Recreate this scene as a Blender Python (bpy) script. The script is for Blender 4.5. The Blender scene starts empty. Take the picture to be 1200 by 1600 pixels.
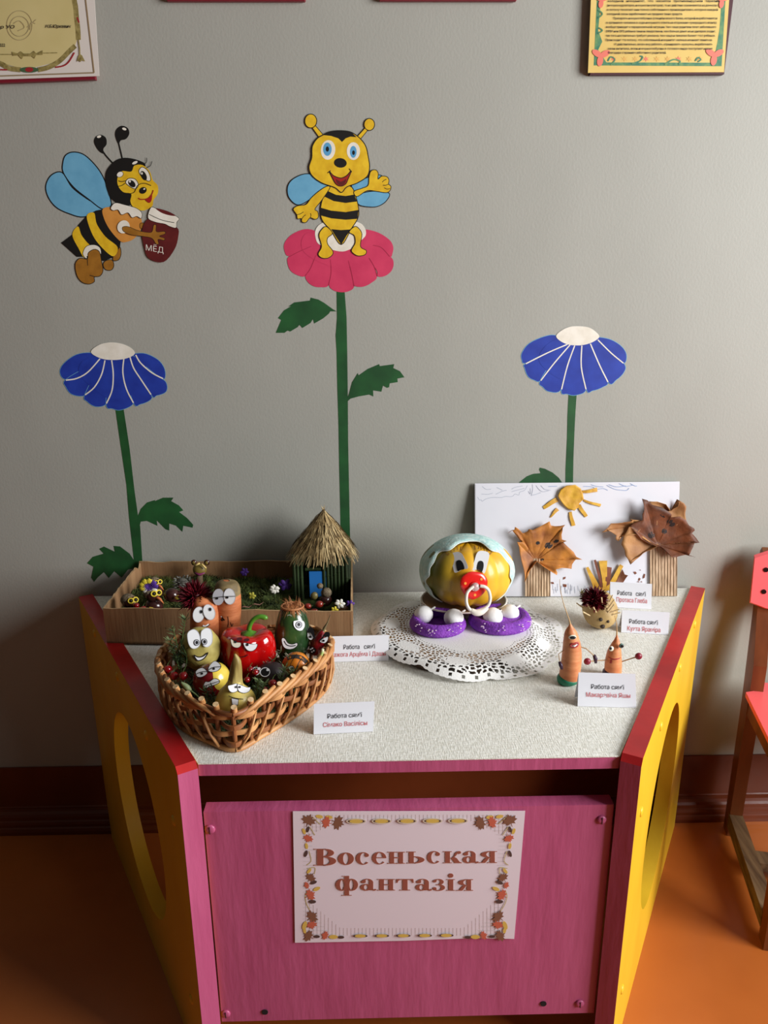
import bpy, math, random
from math import sin, cos, pi, radians, sqrt, atan2, exp
from mathutils import Vector, Matrix, noise
from mathutils.geometry import tessellate_polygon
from mathutils.bvhtree import BVHTree

# ------------------------------------------------------------------ camera, light, exposure
S = bpy.context.scene
COL = S.collection
random.seed(7)
FP = 1200.0                                    # focal length in pixels of a 1200 x 1600 frame
CP = Vector((0, -1.39, 1.117))                 # phone held at child height in front of the table
PI_, YA, RO = radians(17), radians(1.1), radians(.35)
FW = Vector((sin(YA)*cos(PI_), cos(YA)*cos(PI_), -sin(PI_)))
R0 = Vector((cos(YA), -sin(YA), 0)); U0 = R0.cross(FW)
RT = R0*cos(RO) - U0*sin(RO); UP = U0*cos(RO) + R0*sin(RO)
cd = bpy.data.cameras.new('camera'); cam = bpy.data.objects.new('camera', cd); COL.objects.link(cam)
cam.matrix_world = Matrix(((RT.x, UP.x, -FW.x, CP.x), (RT.y, UP.y, -FW.y, CP.y), (RT.z, UP.z, -FW.z, CP.z), (0, 0, 0, 1)))
cd.sensor_fit = 'VERTICAL'; cd.sensor_height = 36; cd.lens = 36*FP/1600; cd.clip_start = .02
S.camera = cam

w = bpy.data.worlds.new('sky'); S.world = w; w.use_nodes = True
w.node_tree.nodes['Background'].inputs[0].default_value = (.55, .68, .9, 1)
w.node_tree.nodes['Background'].inputs[1].default_value = .25

def area_light(name, loc, rot, sx, sy, power, color):
    l = bpy.data.lights.new(name, 'AREA'); l.shape = 'RECTANGLE'; l.size = sx; l.size_y = sy
    l.energy = power; l.color = color
    o = bpy.data.objects.new(name, l); COL.objects.link(o); o.location = loc; o.rotation_euler = rot
    return o
# daylight coming in through the window in the right hand wall
WX, WY0, WY1, WZ0, WZ1 = 2.05, -2.05, -.65, .72, 2.12
area_light('window_daylight', (WX-.03, (WY0+WY1)/2, (WZ0+WZ1)/2), (0, radians(90), 0), WZ1-WZ0-.1, WY1-WY0-.1, 108, (.985, .995, 1.005))
S.view_settings.view_transform = 'Standard'; S.view_settings.look = 'None'
S.view_settings.gamma = 1; S.view_settings.use_curve_mapping = False
S.view_settings.exposure = 0.0

# ------------------------------------------------------------------ helpers
def ray(x, y): return FW + RT*((x-600)/FP) - UP*((y-800)/FP)
def at(x, y, Y):                               # point of the vertical plane y = Y
    d = ray(x, y); return CP + d*((Y-CP.y)/d.y)
TZ = .533                                      # table top height
def on(x, y, z=TZ):                            # point of a level plane
    d = ray(x, y); return CP + d*((z-CP.z)/d.z)
def px(p):                                     # metres per pixel at p
    return (Vector(p)-CP).dot(FW)/FP
def lin(h):
    if isinstance(h, str): c = [int(h[i:i+2], 16)/255 for i in (0, 2, 4)]
    else: c = [v/255 for v in h]
    return tuple((v/12.92 if v <= .04045 else ((v+.055)/1.055)**2.4) for v in c) + (1,)

MATS = {}
def mat(name, col, rough=.6, var=None, vs=8, vd=3, bump=0, bs=60, metal=0, coat=0, spec=.5, stretch=None, sss=0, trans=0, lo=.35, hi=.65, bd=3):
    """procedural principled material: colour, noise-driven second colour, noise bump"""
    if name in MATS: return MATS[name]
    m = bpy.data.materials.new(name); m.use_nodes = True; MATS[name] = m
    n = m.node_tree.nodes; L = m.node_tree.links; b = n['Principled BSDF']
    c = lin(col); b.inputs['Base Color'].default_value = c
    b.inputs['Roughness'].default_value = rough; b.inputs['Metallic'].default_value = metal
    b.inputs['Coat Weight'].default_value = coat; b.inputs['Coat Roughness'].default_value = .12
    b.inputs['Specular IOR Level'].default_value = spec
    b.inputs['Transmission Weight'].default_value = trans
    if sss:
        b.inputs['Subsurface Weight'].default_value = sss; b.inputs['Subsurface Scale'].default_value = .004
        b.inputs['Subsurface Radius'].default_value = (1, .6, .4)
    if var or bump:
        tc = n.new('ShaderNodeTexCoord'); mp = n.new('ShaderNodeMapping'); L.new(tc.outputs['Object'], mp.inputs[0])
        if stretch: mp.inputs['Scale'].default_value = stretch
    if var:
        t = n.new('ShaderNodeTexNoise'); t.inputs['Scale'].default_value = vs; t.inputs['Detail'].default_value = vd
        L.new(mp.outputs[0], t.inputs[0])
        r = n.new('ShaderNodeValToRGB'); r.color_ramp.elements[0].position = lo; r.color_ramp.elements[1].position = hi
        r.color_ramp.elements[0].color = lin(var); r.color_ramp.elements[1].color = c
        L.new(t.outputs[0], r.inputs[0]); L.new(r.outputs[0], b.inputs['Base Color'])
    if bump:
        t = n.new('ShaderNodeTexNoise'); t.inputs['Scale'].default_value = bs; t.inputs['Detail'].default_value = bd
        L.new(mp.outputs[0], t.inputs[0])
        k = n.new('ShaderNodeBump'); k.inputs['Strength'].default_value = min(1, bump); k.inputs['Distance'].default_value = .002
        L.new(t.outputs[0], k.inputs['Height']); L.new(k.outputs[0], b.inputs['Normal'])
    return m

def tag(o, label=None, cat=None, group=None, kind=None):
    if label: o['label'] = label
    if cat: o['category'] = cat
    if group: o['group'] = group
    if kind: o['kind'] = kind
    return o
def thing(name, loc, label, cat, group=None, rz=0):
    o = bpy.data.objects.new(name, None); o.empty_display_size = .02; COL.objects.link(o)
    o.location = loc; o.rotation_euler = (0, 0, rz)
    o['_w'] = 1
    return tag(o, label, cat, group)
def wmat(o):
    m = Matrix.LocRotScale(o.location, o.rotation_euler, o.scale)
    return wmat(o.parent) @ m if o.parent else m

class MB:
    """collects shapes in world space, build() links them as one mesh object"""
    def __init__(s, xf=None): s.v = []; s.f = []; s.m = []; s.xf = xf; s.mi = 0
    def add(s, vs, fs):
        k = len(s.v)
        for v in vs:
            v = Vector(v); s.v.append(s.xf @ v if s.xf else v)
        for f in fs: s.f.append(tuple(i+k for i in f)); s.m.append(s.mi)
        return s
    def box(s, c, d, rot=None):
        c = Vector(c); vs = []
        for x in (-.5, .5):
            for y in (-.5, .5):
                for z in (-.5, .5):
                    p = Vector((x*d[0], y*d[1], z*d[2])); vs.append(c + (rot @ p if rot else p))
        return s.add(vs, [(0, 1, 3, 2), (4, 6, 7, 5), (0, 4, 5, 1), (2, 3, 7, 6), (0, 2, 6, 4), (1, 5, 7, 3)])
    def bev(s, c, d, b, rot=None):             # box with chamfered edges
        c = Vector(c); vs = []; idx = {}
        h = [x/2 for x in d]
        for sx in (-1, 1):
            for sy in (-1, 1):
                for sz in (-1, 1):
                    for a in range(3):
                        p = [sx*(h[0]-b), sy*(h[1]-b), sz*(h[2]-b)]; p[a] = (sx, sy, sz)[a]*h[a]
                        p = Vector(p); idx[(sx, sy, sz, a)] = len(vs); vs.append(c + (rot @ p if rot else p))
        fs = []
        for a in range(3):
            o = [x for x in range(3) if x != a]
            for sa in (-1, 1):
                q = []
                for (u, v) in ((-1, -1), (1, -1), (1, 1), (-1, 1)):
                    k = [0, 0, 0]; k[a] = sa; k[o[0]] = u; k[o[1]] = v; q.append(idx[(*k, a)])
                fs.append(tuple(q))
            for u in (-1, 1):
                for v in (-1, 1):
                    k0 = [0, 0, 0]; k1 = [0, 0, 0]; k0[a] = -1; k1[a] = 1
                    for k in (k0, k1): k[o[0]] = u; k[o[1]] = v
                    fs.append((idx[(*k0, o[0])], idx[(*k1, o[0])], idx[(*k1, o[1])], idx[(*k0, o[1])]))
        for sx in (-1, 1):
            for sy in (-1, 1):
                for sz in (-1, 1): fs.append(tuple(idx[(sx, sy, sz, a)] for a in range(3)))
        return s.add(vs, fs)
    def tube(s, pts, rad, n=8, flat=1, cap=True, up=None, mod=None):
        """tube through pts; rad a number or one per point; flat squashes it; mod(angle, t) scales the radius"""
        pts = [Vector(p) for p in pts]; N = len(pts)
        if not hasattr(rad, '__len__'): rad = [rad]*N
        vs = []; fs = []; ref = Vector(up) if up else None
        for i in range(N):
            t = (pts[min(i+1, N-1)]-pts[max(i-1, 0)]).normalized()
            if ref is None: ref = Vector((0, 0, 1)) if abs(t.z) < .9 else Vector((0, 1, 0))
            a = t.cross(ref).normalized(); b = a.cross(t).normalized()
            if not up: ref = b
            for k in range(n):
                g = 2*pi*k/n; r = rad[i]*(mod(g, i/max(1, N-1)) if mod else 1)
                vs.append(pts[i] + a*(cos(g)*r) + b*(sin(g)*r*flat))
        for i in range(N-1):
            for k in range(n): fs.append((i*n+k, i*n+(k+1) % n, (i+1)*n+(k+1) % n, (i+1)*n+k))
        if cap: fs.append(tuple(reversed(range(n)))); fs.append(tuple((N-1)*n+k for k in range(n)))
        return s.add(vs, fs)
    def ell(s, c, r, n=16, m=10, fn=None, rot=None):   # ellipsoid; fn(direction) scales the radius
        c = Vector(c); vs = []; fs = []
        if not hasattr(r, '__len__'): r = (r, r, r)
        for j in range(m+1):
            th = pi*j/m
            for k in range(n):
                d = Vector((sin(th)*cos(2*pi*k/n), sin(th)*sin(2*pi*k/n), cos(th)))
                q = fn(d) if fn else 1
                p = Vector((d.x*r[0]*q, d.y*r[1]*q, d.z*r[2]*q)); vs.append(c + (rot @ p if rot else p))
                if j in (0, m): break
        def I(j, k): return 0 if j == 0 else (1+(m-1)*n if j == m else 1+(j-1)*n+k % n)
        for j in range(m):
            for k in range(n):
                q = [I(j, k), I(j+1, k), I(j+1, k+1), I(j, k+1)]
                q2 = []
                for i in q:
                    if i not in q2: q2.append(i)
                if len(q2) > 2: fs.append(tuple(q2))
        return s.add(vs, fs)
    def loft(s, rings, cap=True, closed=True):
        n = len(rings[0]); vs = [p for r in rings for p in r]; fs = []
        for i in range(len(rings)-1):
            for k in range(n if closed else n-1): fs.append((i*n+k, i*n+(k+1) % n, (i+1)*n+(k+1) % n, (i+1)*n+k))
        if cap: fs.append(tuple(reversed(range(n)))); fs.append(tuple((len(rings)-1)*n+k for k in range(n)))
        return s.add(vs, fs)
    def prism(s, pts, d, holes=()):            # polygon pts (3-D, planar) with holes, thickened along vector d
        loops = [[Vector(p) for p in pts]] + [[Vector(p) for p in h] for h in holes]
        tris = tessellate_polygon(loops); flat = [p for l in loops for p in l]; n = len(flat); d = Vector(d)
        vs = flat + [p+d for p in flat]
        fs = [tuple(t) for t in tris] + [tuple(i+n for i in reversed(t)) for t in tris]
        k = 0
        for l in loops:
            m = len(l)
            for i in range(m): fs.append((k+i, k+(i+1) % m, n+k+(i+1) % m, n+k+i))
            k += m
        return s.add(vs, fs)
    def fixnormals(s, me):
        import bmesh
        b = bmesh.new(); b.from_mesh(me); bmesh.ops.recalc_face_normals(b, faces=b.faces); b.to_mesh(me); b.free()
    def bvh(s): return BVHTree.FromPolygons([tuple(v) for v in s.v], s.f)
    def build(s, name, mats, parent=None, smooth=False, label=None, kind=None, base=None, fix=True, cat=None, group=None):
        me = bpy.data.meshes.new(name); o = bpy.data.objects.new(name, me); COL.objects.link(o)
        if parent:
            o.parent = parent; inv = wmat(parent).inverted(); vs = [inv @ v for v in s.v]
        else:
            if base is None:
                xs = [v.x for v in s.v]; ys = [v.y for v in s.v]; zs = [v.z for v in s.v]
                base = Vector(((min(xs)+max(xs))/2, (min(ys)+max(ys))/2, min(zs)))
            base = Vector(base); o.location = base; vs = [v-base for v in s.v]
        me.from_pydata(vs, [], s.f)
        if not isinstance(mats, (list, tuple)): mats = [mats]
        for m in mats: me.materials.append(m)
        if len(mats) > 1: me.polygons.foreach_set('material_index', s.m)
        if fix: s.fixnormals(me)
        if smooth is True: me.polygons.foreach_set('use_smooth', [True]*len(me.polygons))
        elif smooth:
            me.polygons.foreach_set('use_smooth', [True]*len(me.polygons)); me.set_sharp_from_angle(angle=radians(smooth))
        me.update(); tag(o, label, cat, group, kind)
        return o

def smooth_line(pts, closed=True, k=6):         # Catmull-Rom
    P = [Vector(p) for p in pts]; n = len(P); out = []
    for i in range(n if closed else n-1):
        if closed: a, b, c, d = P[(i-1) % n], P[i], P[(i+1) % n], P[(i+2) % n]
        else: a, b, c, d = P[max(i-1, 0)], P[i], P[i+1], P[min(i+2, n-1)]
        for j in range(k):
            t = j/k; out.append(.5*((2*b)+(c-a)*t+(2*a-5*b+4*c-d)*t*t+(3*b-a-3*c+d)*t**3))
    if not closed: out.append(P[-1])
    return out
def oval(cx, cy, rx, ry, ang=0, n=20, a0=0, a1=360):
    r = []; full = abs(a1-a0) >= 360
    for i in range(n if full else n+1):
        t = radians(a0+(a1-a0)*i/n); x, y = rx*cos(t), ry*sin(t); g = radians(ang)
        r.append((cx+x*cos(g)-y*sin(g), cy+x*sin(g)+y*cos(g)))
    return r
def stroke(pts, wd, closed=False):              # 2-D strip outline of a line, as quads
    n = len(pts); P = [Vector(p[:2]) for p in pts]; q = []
    for i in range(n):
        if closed: t = P[(i+1) % n]-P[(i-1) % n]
        else: t = P[min(i+1, n-1)]-P[max(i-1, 0)]
        t = t.normalized() if t.length > 1e-9 else Vector((1, 0)); nn = Vector((-t.y, t.x))
        h = wd(i/max(1, n-1)) if callable(wd) else wd
        q.append((P[i]+nn*h/2, P[i]-nn*h/2))
    return q
def strip_faces(n, closed): return [(2*i, 2*i+1, 2*((i+1) % n)+1, 2*((i+1) % n)) for i in range(n if closed else n-1)]
# ------------------------------------------------------------------ the room
def wall_paint():
    m = mat('grey_wall_paint', (172, 173, 165), .62)
    n = m.node_tree.nodes; L = m.node_tree.links; b = n['Principled BSDF']
    tc = n.new('ShaderNodeTexCoord')
    mp = n.new('ShaderNodeMapping'); mp.inputs['Scale'].default_value = (1.2, 1, .8); L.new(tc.outputs['Object'], mp.inputs[0])
    t = n.new('ShaderNodeTexNoise'); t.inputs['Scale'].default_value = 220; t.inputs['Detail'].default_value = 3; L.new(mp.outputs[0], t.inputs[0])
    t2 = n.new('ShaderNodeTexNoise'); t2.inputs['Scale'].default_value = 7; t2.inputs['Detail'].default_value = 6; L.new(mp.outputs[0], t2.inputs[0])
    mx = n.new('ShaderNodeMath'); mx.operation = 'MULTIPLY_ADD'; mx.inputs[1].default_value = 1.2
    L.new(t2.outputs[0], mx.inputs[0]); L.new(t.outputs[0], mx.inputs[2])
    k = n.new('ShaderNodeBump'); k.inputs['Strength'].default_value = .22; k.inputs['Distance'].default_value = .0012
    L.new(mx.outputs[0], k.inputs['Height']); L.new(k.outputs[0], b.inputs['Normal'])
    r = n.new('ShaderNodeValToRGB'); r.color_ramp.elements[0].color = lin((158, 158, 149)); r.color_ramp.elements[1].color = lin((168, 168, 159))
    L.new(t2.outputs[0], r.inputs[0]); L.new(r.outputs[0], b.inputs['Base Color'])
    return m
M_wall = wall_paint()
M_base = mat('brown_gloss_paint', (112, 52, 24), .32, var=(98, 43, 19), vs=5, bump=.25, bs=30)
M_floor = mat('orange_floor_paint', (186, 104, 44), .34, var=(166, 88, 34), vs=3, vd=5, bump=.25, bs=14, coat=.15)
M_ceiling = mat('darkened_plaster', (112, 112, 108), .8)  # ceiling colour darkened to weaken the light bounced into the room
M_side = mat('side_wall_paint', (52, 54, 54), .8)  # unseen side walls, painted darker to keep bounced fill low
X0, X1, Y0, ZC = -2.7, 2.05, -4.3, 2.75
def slab(name, lo, hi, m, kind='structure', parent=None, **k):
    b = MB(); b.box([(a+c)/2 for a, c in zip(lo, hi)], [c-a for a, c in zip(lo, hi)])
    return b.build(name, m, parent, kind=kind, **k)
slab('wall_back', (X0-.1, 0, 0), (X1+.1, .1, ZC), M_wall)
slab('wall_left', (X0-.1, Y0, 0), (X0, 0, ZC), M_side)
slab('wall_front', (X0-.1, Y0-.1, 0), (X1+.1, Y0, ZC), M_side)
slab('floor', (X0-.1, Y0-.1, -.1), (X1+.1, .1, 0), M_floor)
slab('ceiling', (X0-.1, Y0-.1, ZC), (X1+.1, .1, ZC+.1), M_ceiling)
b = MB()
for lo, hi in (((X1, Y0, 0), (X1+.1, 0, WZ0)), ((X1, Y0, WZ1), (X1+.1, 0, ZC)), ((X1, Y0, WZ0), (X1+.1, WY0, WZ1)), ((X1, WY1, WZ0), (X1+.1, 0, WZ1))):
    b.box([(p+q)/2 for p, q in zip(lo, hi)], [q-p for p, q in zip(lo, hi)])
b.build('wall_right', M_side, kind='structure')
win = thing('window_1', (X1+.05, (WY0+WY1)/2, WZ0), None, None); win['kind'] = 'structure'
b = MB(); ym = (WY0+WY1)/2
for y in (WY0+.025, ym, WY1-.025): b.box((X1+.06, y, (WZ0+WZ1)/2), (.05, .05, WZ1-WZ0))
for z in (WZ0+.025, WZ1-.025): b.box((X1+.06, ym, z), (.05, WY1-WY0, .05))
b.build('window_frame', mat('window_white', (235, 235, 232), .4), win)
for y in ((WY0+ym)/2, (WY1+ym)/2):
    b = MB(); b.box((X1+.06, y, (WZ0+WZ1)/2), (.004, (WY1-WY0)/2-.07, WZ1-WZ0-.1)); b.build('pane', mat('glass', (255, 255, 255), .02, trans=1), win)
# baseboard: tall painted band and a stepped moulding at the floor
slab('baseboard_back', (X0, -.004, 0), (X1, 0, .146), M_base)
prof = [(0, 0), (-.031, 0), (-.031, .008), (-.029, .014), (-.026, .016), (-.026, .022), (-.024, .027), (-.021, .029), (-.020, .036), (-.017, .041), (-.012, .045), (-.006, .047), (-.006, .050), (-.004, .052), (0, .052)]
b = MB(); b.loft([[Vector((x, y, z)) for y, z in prof] for x in (X0, X1)]); b.build('trim_1', M_base, kind='structure')
b = MB(); b.box((X0+.008, (Y0)/2, .04), (.016, -Y0, .08)); b.build('baseboard_left', M_base, kind='structure')
b = MB(); b.box((X1-.008, (Y0)/2, .04), (.016, -Y0, .08)); b.build('baseboard_right', M_base, kind='structure')

# ------------------------------------------------------------------ the table
M_pink = mat('pink_paint', (188, 90, 130), .38, var=(178, 80, 120), vs=9, vd=4, bump=.6, bs=22, stretch=(3, 1, .5), bd=5)
M_yel = mat('yellow_paint', (235, 190, 45), .36, var=(225, 176, 36), vs=8, bump=.5, bs=26, stretch=(1, 1, .5))
M_red = mat('red_gloss_paint', (196, 34, 34), .3, var=(160, 22, 26), vs=9, vd=4, bump=.5, bs=18)
M_shade_wood = mat('raw_plywood', (150, 105, 60), .7, var=(120, 80, 42), vs=20, stretch=(1, 8, 1))
def tabletop_mat():
    m = mat('ribbed_wallpaper', (226, 222, 208), .75)
    n = m.node_tree.nodes; L = m.node_tree.links; b = n['Principled BSDF']
    tc = n.new('ShaderNodeTexCoord')
    def brush(sc, s): 
        mp = n.new('ShaderNodeMapping'); mp.inputs['Scale'].default_value = s; L.new(tc.outputs['Object'], mp.inputs[0])
        t = n.new('ShaderNodeTexNoise'); t.inputs['Scale'].default_value = sc; t.inputs['Detail'].default_value = 2; L.new(mp.outputs[0], t.inputs[0]); return t
    a = brush(640, (1, .16, 1)); c = brush(700, (.14, 1, 1))
    ad = n.new('ShaderNodeMath'); ad.operation = 'ADD'; L.new(a.outputs[0], ad.inputs[0]); L.new(c.outputs[0], ad.inputs[1])
    r = n.new('ShaderNodeValToRGB'); r.color_ramp.elements[0].position = .42; r.color_ramp.elements[1].position = .58
    hf = n.new('ShaderNodeMath'); hf.operation = 'MULTIPLY'; hf.inputs[1].default_value = .5; L.new(ad.outputs[0], hf.inputs[0])
    L.new(hf.outputs[0], r.inputs[0]); r.color_ramp.elements[0].color = lin((218, 216, 204)); r.color_ramp.elements[1].color = lin((244, 243, 235))
    L.new(r.outputs[0], b.inputs['Base Color'])
    k = n.new('ShaderNodeBump'); k.inputs['Strength'].default_value = .9; k.inputs['Distance'].default_value = .0012
    L.new(hf.outputs[0], k.inputs['Height']); L.new(k.outputs[0], b.inputs['Normal'])
    return m
M_top = tabletop_mat()
YF = -.553; YB = -.012
FLi, FRi, BLi, BRi = -.220, .314, -.538, .628     # inner corners of the trapezoid top
tab = thing('trapezoid_table', (.045, -.3, 0), 'pink, yellow and red trapezoid play table with a pale ribbed top against the wall', 'table')
b = MB(); b.prism([(FLi, YF, TZ-.0185), (FRi, YF, TZ-.0185), (BRi, YB, TZ-.0185), (BLi, YB, TZ-.0185)], (0, 0, .017)); b.build('tabletop', M_pink, tab)
b = MB(); b.prism([(FLi, YF-.0005, TZ-.0015), (FRi, YF-.0005, TZ-.0015), (BRi, YB, TZ-.0015), (BLi, YB, TZ-.0015)], (0, 0, .0015))
b.build('top_covering', M_top, tab, label='pale ribbed wallpaper covering the top')
def side_panel(fx, bx, sgn):
    """side board with an oval opening; its front edge is pink, its top edge red"""
    A = Vector((fx, YF-.006, 0)); B = Vector((bx, YB+.004, 0)); u = (B-A); Lh = u.length; u = u.normalized()
    nrm = Vector((u.y, -u.x, 0))*(1 if sgn > 0 else -1)     # outward
    th = .0245; H = TZ+.004; bev = .007
    def P(a, z): return A + u*a + Vector((0, 0, z))
    out = [(0, 0), (Lh-.022, 0), (Lh, H-.006), (Lh-.006, H), (bev, H), (0, H-bev)]
    hole = [(.292+.152*cos(t), .274+.174*sin(t)) for t in [2*pi*i/48 for i in range(48)]]
    b = MB(); b.prism([P(*p) for p in out], nrm*th, holes=[[P(*p) for p in hole]])
    o = b.build('side_panel', M_yel, tab, smooth=35)
    # red painted top edge, pink painted front edge: thin paint coats wrapped over the board's edges
    e = .0006
    b = MB(); q = [(bev+.004, H+e), (Lh-.004, H+e)]
    b.prism([P(bev, H+e) - nrm*e, P(Lh-.005, H+e) - nrm*e, P(Lh-.005, H+e) + nrm*(th+e), P(bev, H+e) + nrm*(th+e)], (0, 0, -e*.8))
    b.prism([P(-e, H-bev) - nrm*e, P(bev, H+e) - nrm*e, P(bev, H+e) + nrm*(th+e), P(-e, H-bev) + nrm*(th+e)], u*.001+Vector((0, 0, -.001)))
    c = b.build('edge_paint', M_red, o, label='red painted top edge')
    # inner face strip above the top, also red
    b = MB(); b.prism([P(-e, 0) - nrm*e, P(-e, H-bev) - nrm*e, P(-e, H-bev) + nrm*(th+e), P(-e, 0) + nrm*(th+e)], u*(e*.8))
    b.build('edge_paint', M_pink, o, label='pink painted front edge')
    # slotted screws on the outer face
    for (a, z) in ((.05, .12), (.047, .43), (.16, .517-.02), (.33, .51), (.50, .515)):
        p = P(a, z) + nrm*th
        rot = nrm.to_track_quat('Z', 'Y').to_matrix()
        b = MB(); b.ell(p, (.0075, .0075, .003), 14, 6, rot=rot)
        b.build('screw', M_yel, o, smooth=True)
    return o
side_panel(FLi, BLi, -1); side_panel(FRi, BRi, 1)
b = MB(); b.prism([(FLi+.001, YF+.001, .105), (FRi-.001, YF+.001, .105), (FRi-.001, YF+.001, .459), (FLi+.001, YF+.001, .459)], (0, .02, 0)); 
fp = b.build('front_panel', M_pink, tab)
for (x, y, r) in ((328, 1296, .007), (353, 1584, .0065), (906, 1568, .0065), (940, 1281, .0065)):
    p = at(x, y, YF); b = MB(); b.ell(p, (r, .003, r), 16, 6); s = b.build('screw', M_pink, fp, smooth=True)
    b = MB(); b.box(p+Vector((0, -.0027, 0)), (.0012, .001, r*1.5)); b.build('slot', mat('slot_dark', (70, 20, 40), .8), s)
for (x, y) in ((414, 1581), (849, 1568)):
    p = at(x, y, YF+.0006); b = MB(); b.tube([p, p+Vector((0, -.0009, 0))], .0045, 12); b.build('screw_hole', mat('hole_black', (18, 8, 10), .9), fp)
b = MB(); b.prism([(BLi+.03, YB-.1, .30), (BRi-.03, YB-.1, .30), (FRi-.005, YF+.09, .30), (FLi+.005, YF+.09, .30)], (0, 0, .012))
#b.build('shelf', M_shade_wood, tab)

# ------------------------------------------------------------------ the chair at the right edge
M_cw = mat('varnished_chair_wood', (128, 72, 36), .35, var=(92, 46, 22), vs=18, vd=4, stretch=(1, 1, .2), bump=.2)
M_cwr = mat('worn_chair_wood', (128, 104, 72), .7, var=(84, 62, 40), vs=30, vd=5, stretch=(3, .3, 3), bump=.5)
M_cp = mat('coral_laminate', (246, 104, 108), .3)
ch = thing('childs_chair', (.88, -.2, 0), 'small wooden school chair with coral backrest and seat right of the table', 'chair')
dirb = (Vector((.742, -.041, 0))-Vector((.675, -.338, 0))).normalized()     # front to back
sd = Vector((dirb.y, -dirb.x, 0))                                            # towards its other side
for k in (0, 1):
    o = Vector((.675, -.338, 0)) + sd*(.285*k)
    def Q(a, z, w=0): return o + dirb*a + Vector((0, 0, z)) + sd*w
    def bar(name, pts, th, m, par, w=0):
        b = MB(); b.prism([Q(a, z, w) for a, z in pts], sd*th); return b.build(name, m, par, label=None)
    bar('rear_post', [(.272, 0), (.303, 0), (.305, .30), (.327, .612), (.318, .622), (.306, .616), (.290, .50), (.262, .40), (.262, .33)], .024, M_cw, ch)
    bar('front_leg', [(-.018, 0), (.014, 0), (.020, .338), (-.012, .338)], .024, M_cw, ch)
    bar('side_rail', [(.012, .300), (.268, .292), (.270, .332), (.012, .338)], .020, M_cw, ch, .001)
    bar('runner', [(.012, .022), (.276, .022), (.276, .054), (.012, .054)], .026, M_cwr, ch, -.001)
def bar2(name, a0, z0, da, dz, m, w0=.0, w1=.309):
    p = Vector((.675, -.338, 0)) + dirb*a0 + Vector((0, 0, z0)); b = MB()
    b.prism([p+sd*w0, p+sd*w0+dirb*da, p+sd*w0+dirb*da+Vector((0, 0, dz)), p+sd*w0+Vector((0, 0, dz))], sd*(w1-w0)); return b.build(name, m, ch)
bar2('stretcher', .15, .024, .035, .018, M_cwr, .026, .284)
bar2('front_apron', -.002, .300, .018, .035, M_cw, .024, .285)
bar2('back_rail', .275, .300, .016, .03, M_cw, .024, .285)
# seat with rounded front and notched rear corners
seat = [(-.03, .02), (-.035, .05), (-.035, .265), (-.03, .29), (0, .318), (.255, .318), (.268, .290), (.302, .283), (.302, .026), (.268, .019), (.255, -.009), (0, -.009)]
def R(a, wv, z): return Vector((.675, -.338, z)) + dirb*a + sd*wv
b = MB(); b.prism([R(a, v, .340 - .004*(a+.03)/.3) for a, v in seat], (0, 0, .010)); b.build('seat', M_cp, ch)
# curved back rest, set in front of the posts, with four bolt heads
rings = []
for i in range(13):
    t = i/12; wv = -.016+.341*t; bow = -.013*(1-(2*t-1)**2) + .0
    zc = .564; hh = .062 - .016*max(0, abs(2*t-1)-.75)/.25
    ring = []
    for (dz, da) in ((-hh, 0), (-hh+.004, -.007), (hh-.004, -.007), (hh, 0)):
        ring.append(R(.293+.15*(zc+dz-.50) + da - .006, wv, zc+dz) - dirb*(-.0) + dirb*(-bow*.9))
    rings.append(ring)
b = MB(); b.loft(rings); br = b.build('backrest', M_cp, ch, smooth=40)
bw = mat('bolt_dark', (40, 22, 24), .4, metal=.6)
for wv in (.006, .303):
    for z in (.543, .585):
        p = R(.293+.15*(z-.50)-.0095, wv, z); b = MB(); b.tube([p, p-dirb*.003], .0045, 10); b.build('bolt', bw, br)
# ------------------------------------------------------------------ flat painting helpers
class Flat:
    """draws flat shapes on a plane: mp(x, y, lift) gives the 3-D point"""
    def __init__(s, mp, parent, step=.00004): s.mp = mp; s.par = parent; s.step = step; s.n = 1
    def fill(s, name, pts, m, sm=True, line=0, lm=None, closed=True, holes=(), par=None, lift=None, label=None, k=5):
        if sm: pts = [tuple(p) for p in smooth_line([(x, y) for x, y in pts], True, k)]
        lift = s.n if lift is None else lift
        b = MB(); loops = [[Vector((x, y, 0)) for x, y in pts]] + [[Vector((x, y, 0)) for x, y in h] for h in holes]
        tr = tessellate_polygon(loops); fl = [p for l in loops for p in l]
        b.add([s.mp(p.x, p.y, lift*s.step) for p in fl], [tuple(t) for t in tr])
        mats = [m]
        if line:
            mats.append(lm or M_ink); b.mi = 1
            q = stroke(pts, line, True)
            b.add([s.mp(p.x, p.y, (lift+.5)*s.step) for pr in q for p in pr], strip_faces(len(q), True))
        s.n += 1
        return b.build(name, mats, par or s.par, fix=False, label=label)
    def line(s, name, lines, wd, m, sm=True, par=None, lift=None, label=None):
        if len(lines) > 12:
            return s.lines(name, lines, wd, m, sm, par)
        for pts in lines: s.lines(name, [pts], wd, m, sm, par)
    def lines(s, name, lines, wd, m, sm=True, par=None, lift=None, label=None):
        lift = s.n if lift is None else lift; b = MB()
        for pts in lines:
            if sm and len(pts) > 2: pts = smooth_line([(x, y) for x, y in pts], False, 5)
            q = stroke(pts, wd)
            b.add([s.mp(p.x, p.y, lift*s.step) for pr in q for p in pr], strip_faces(len(q), False))
        s.n += 1
        return b.build(name, m, par or s.par, fix=False, label=label, kind='stuff' if len(lines) > 12 else None)

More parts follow.
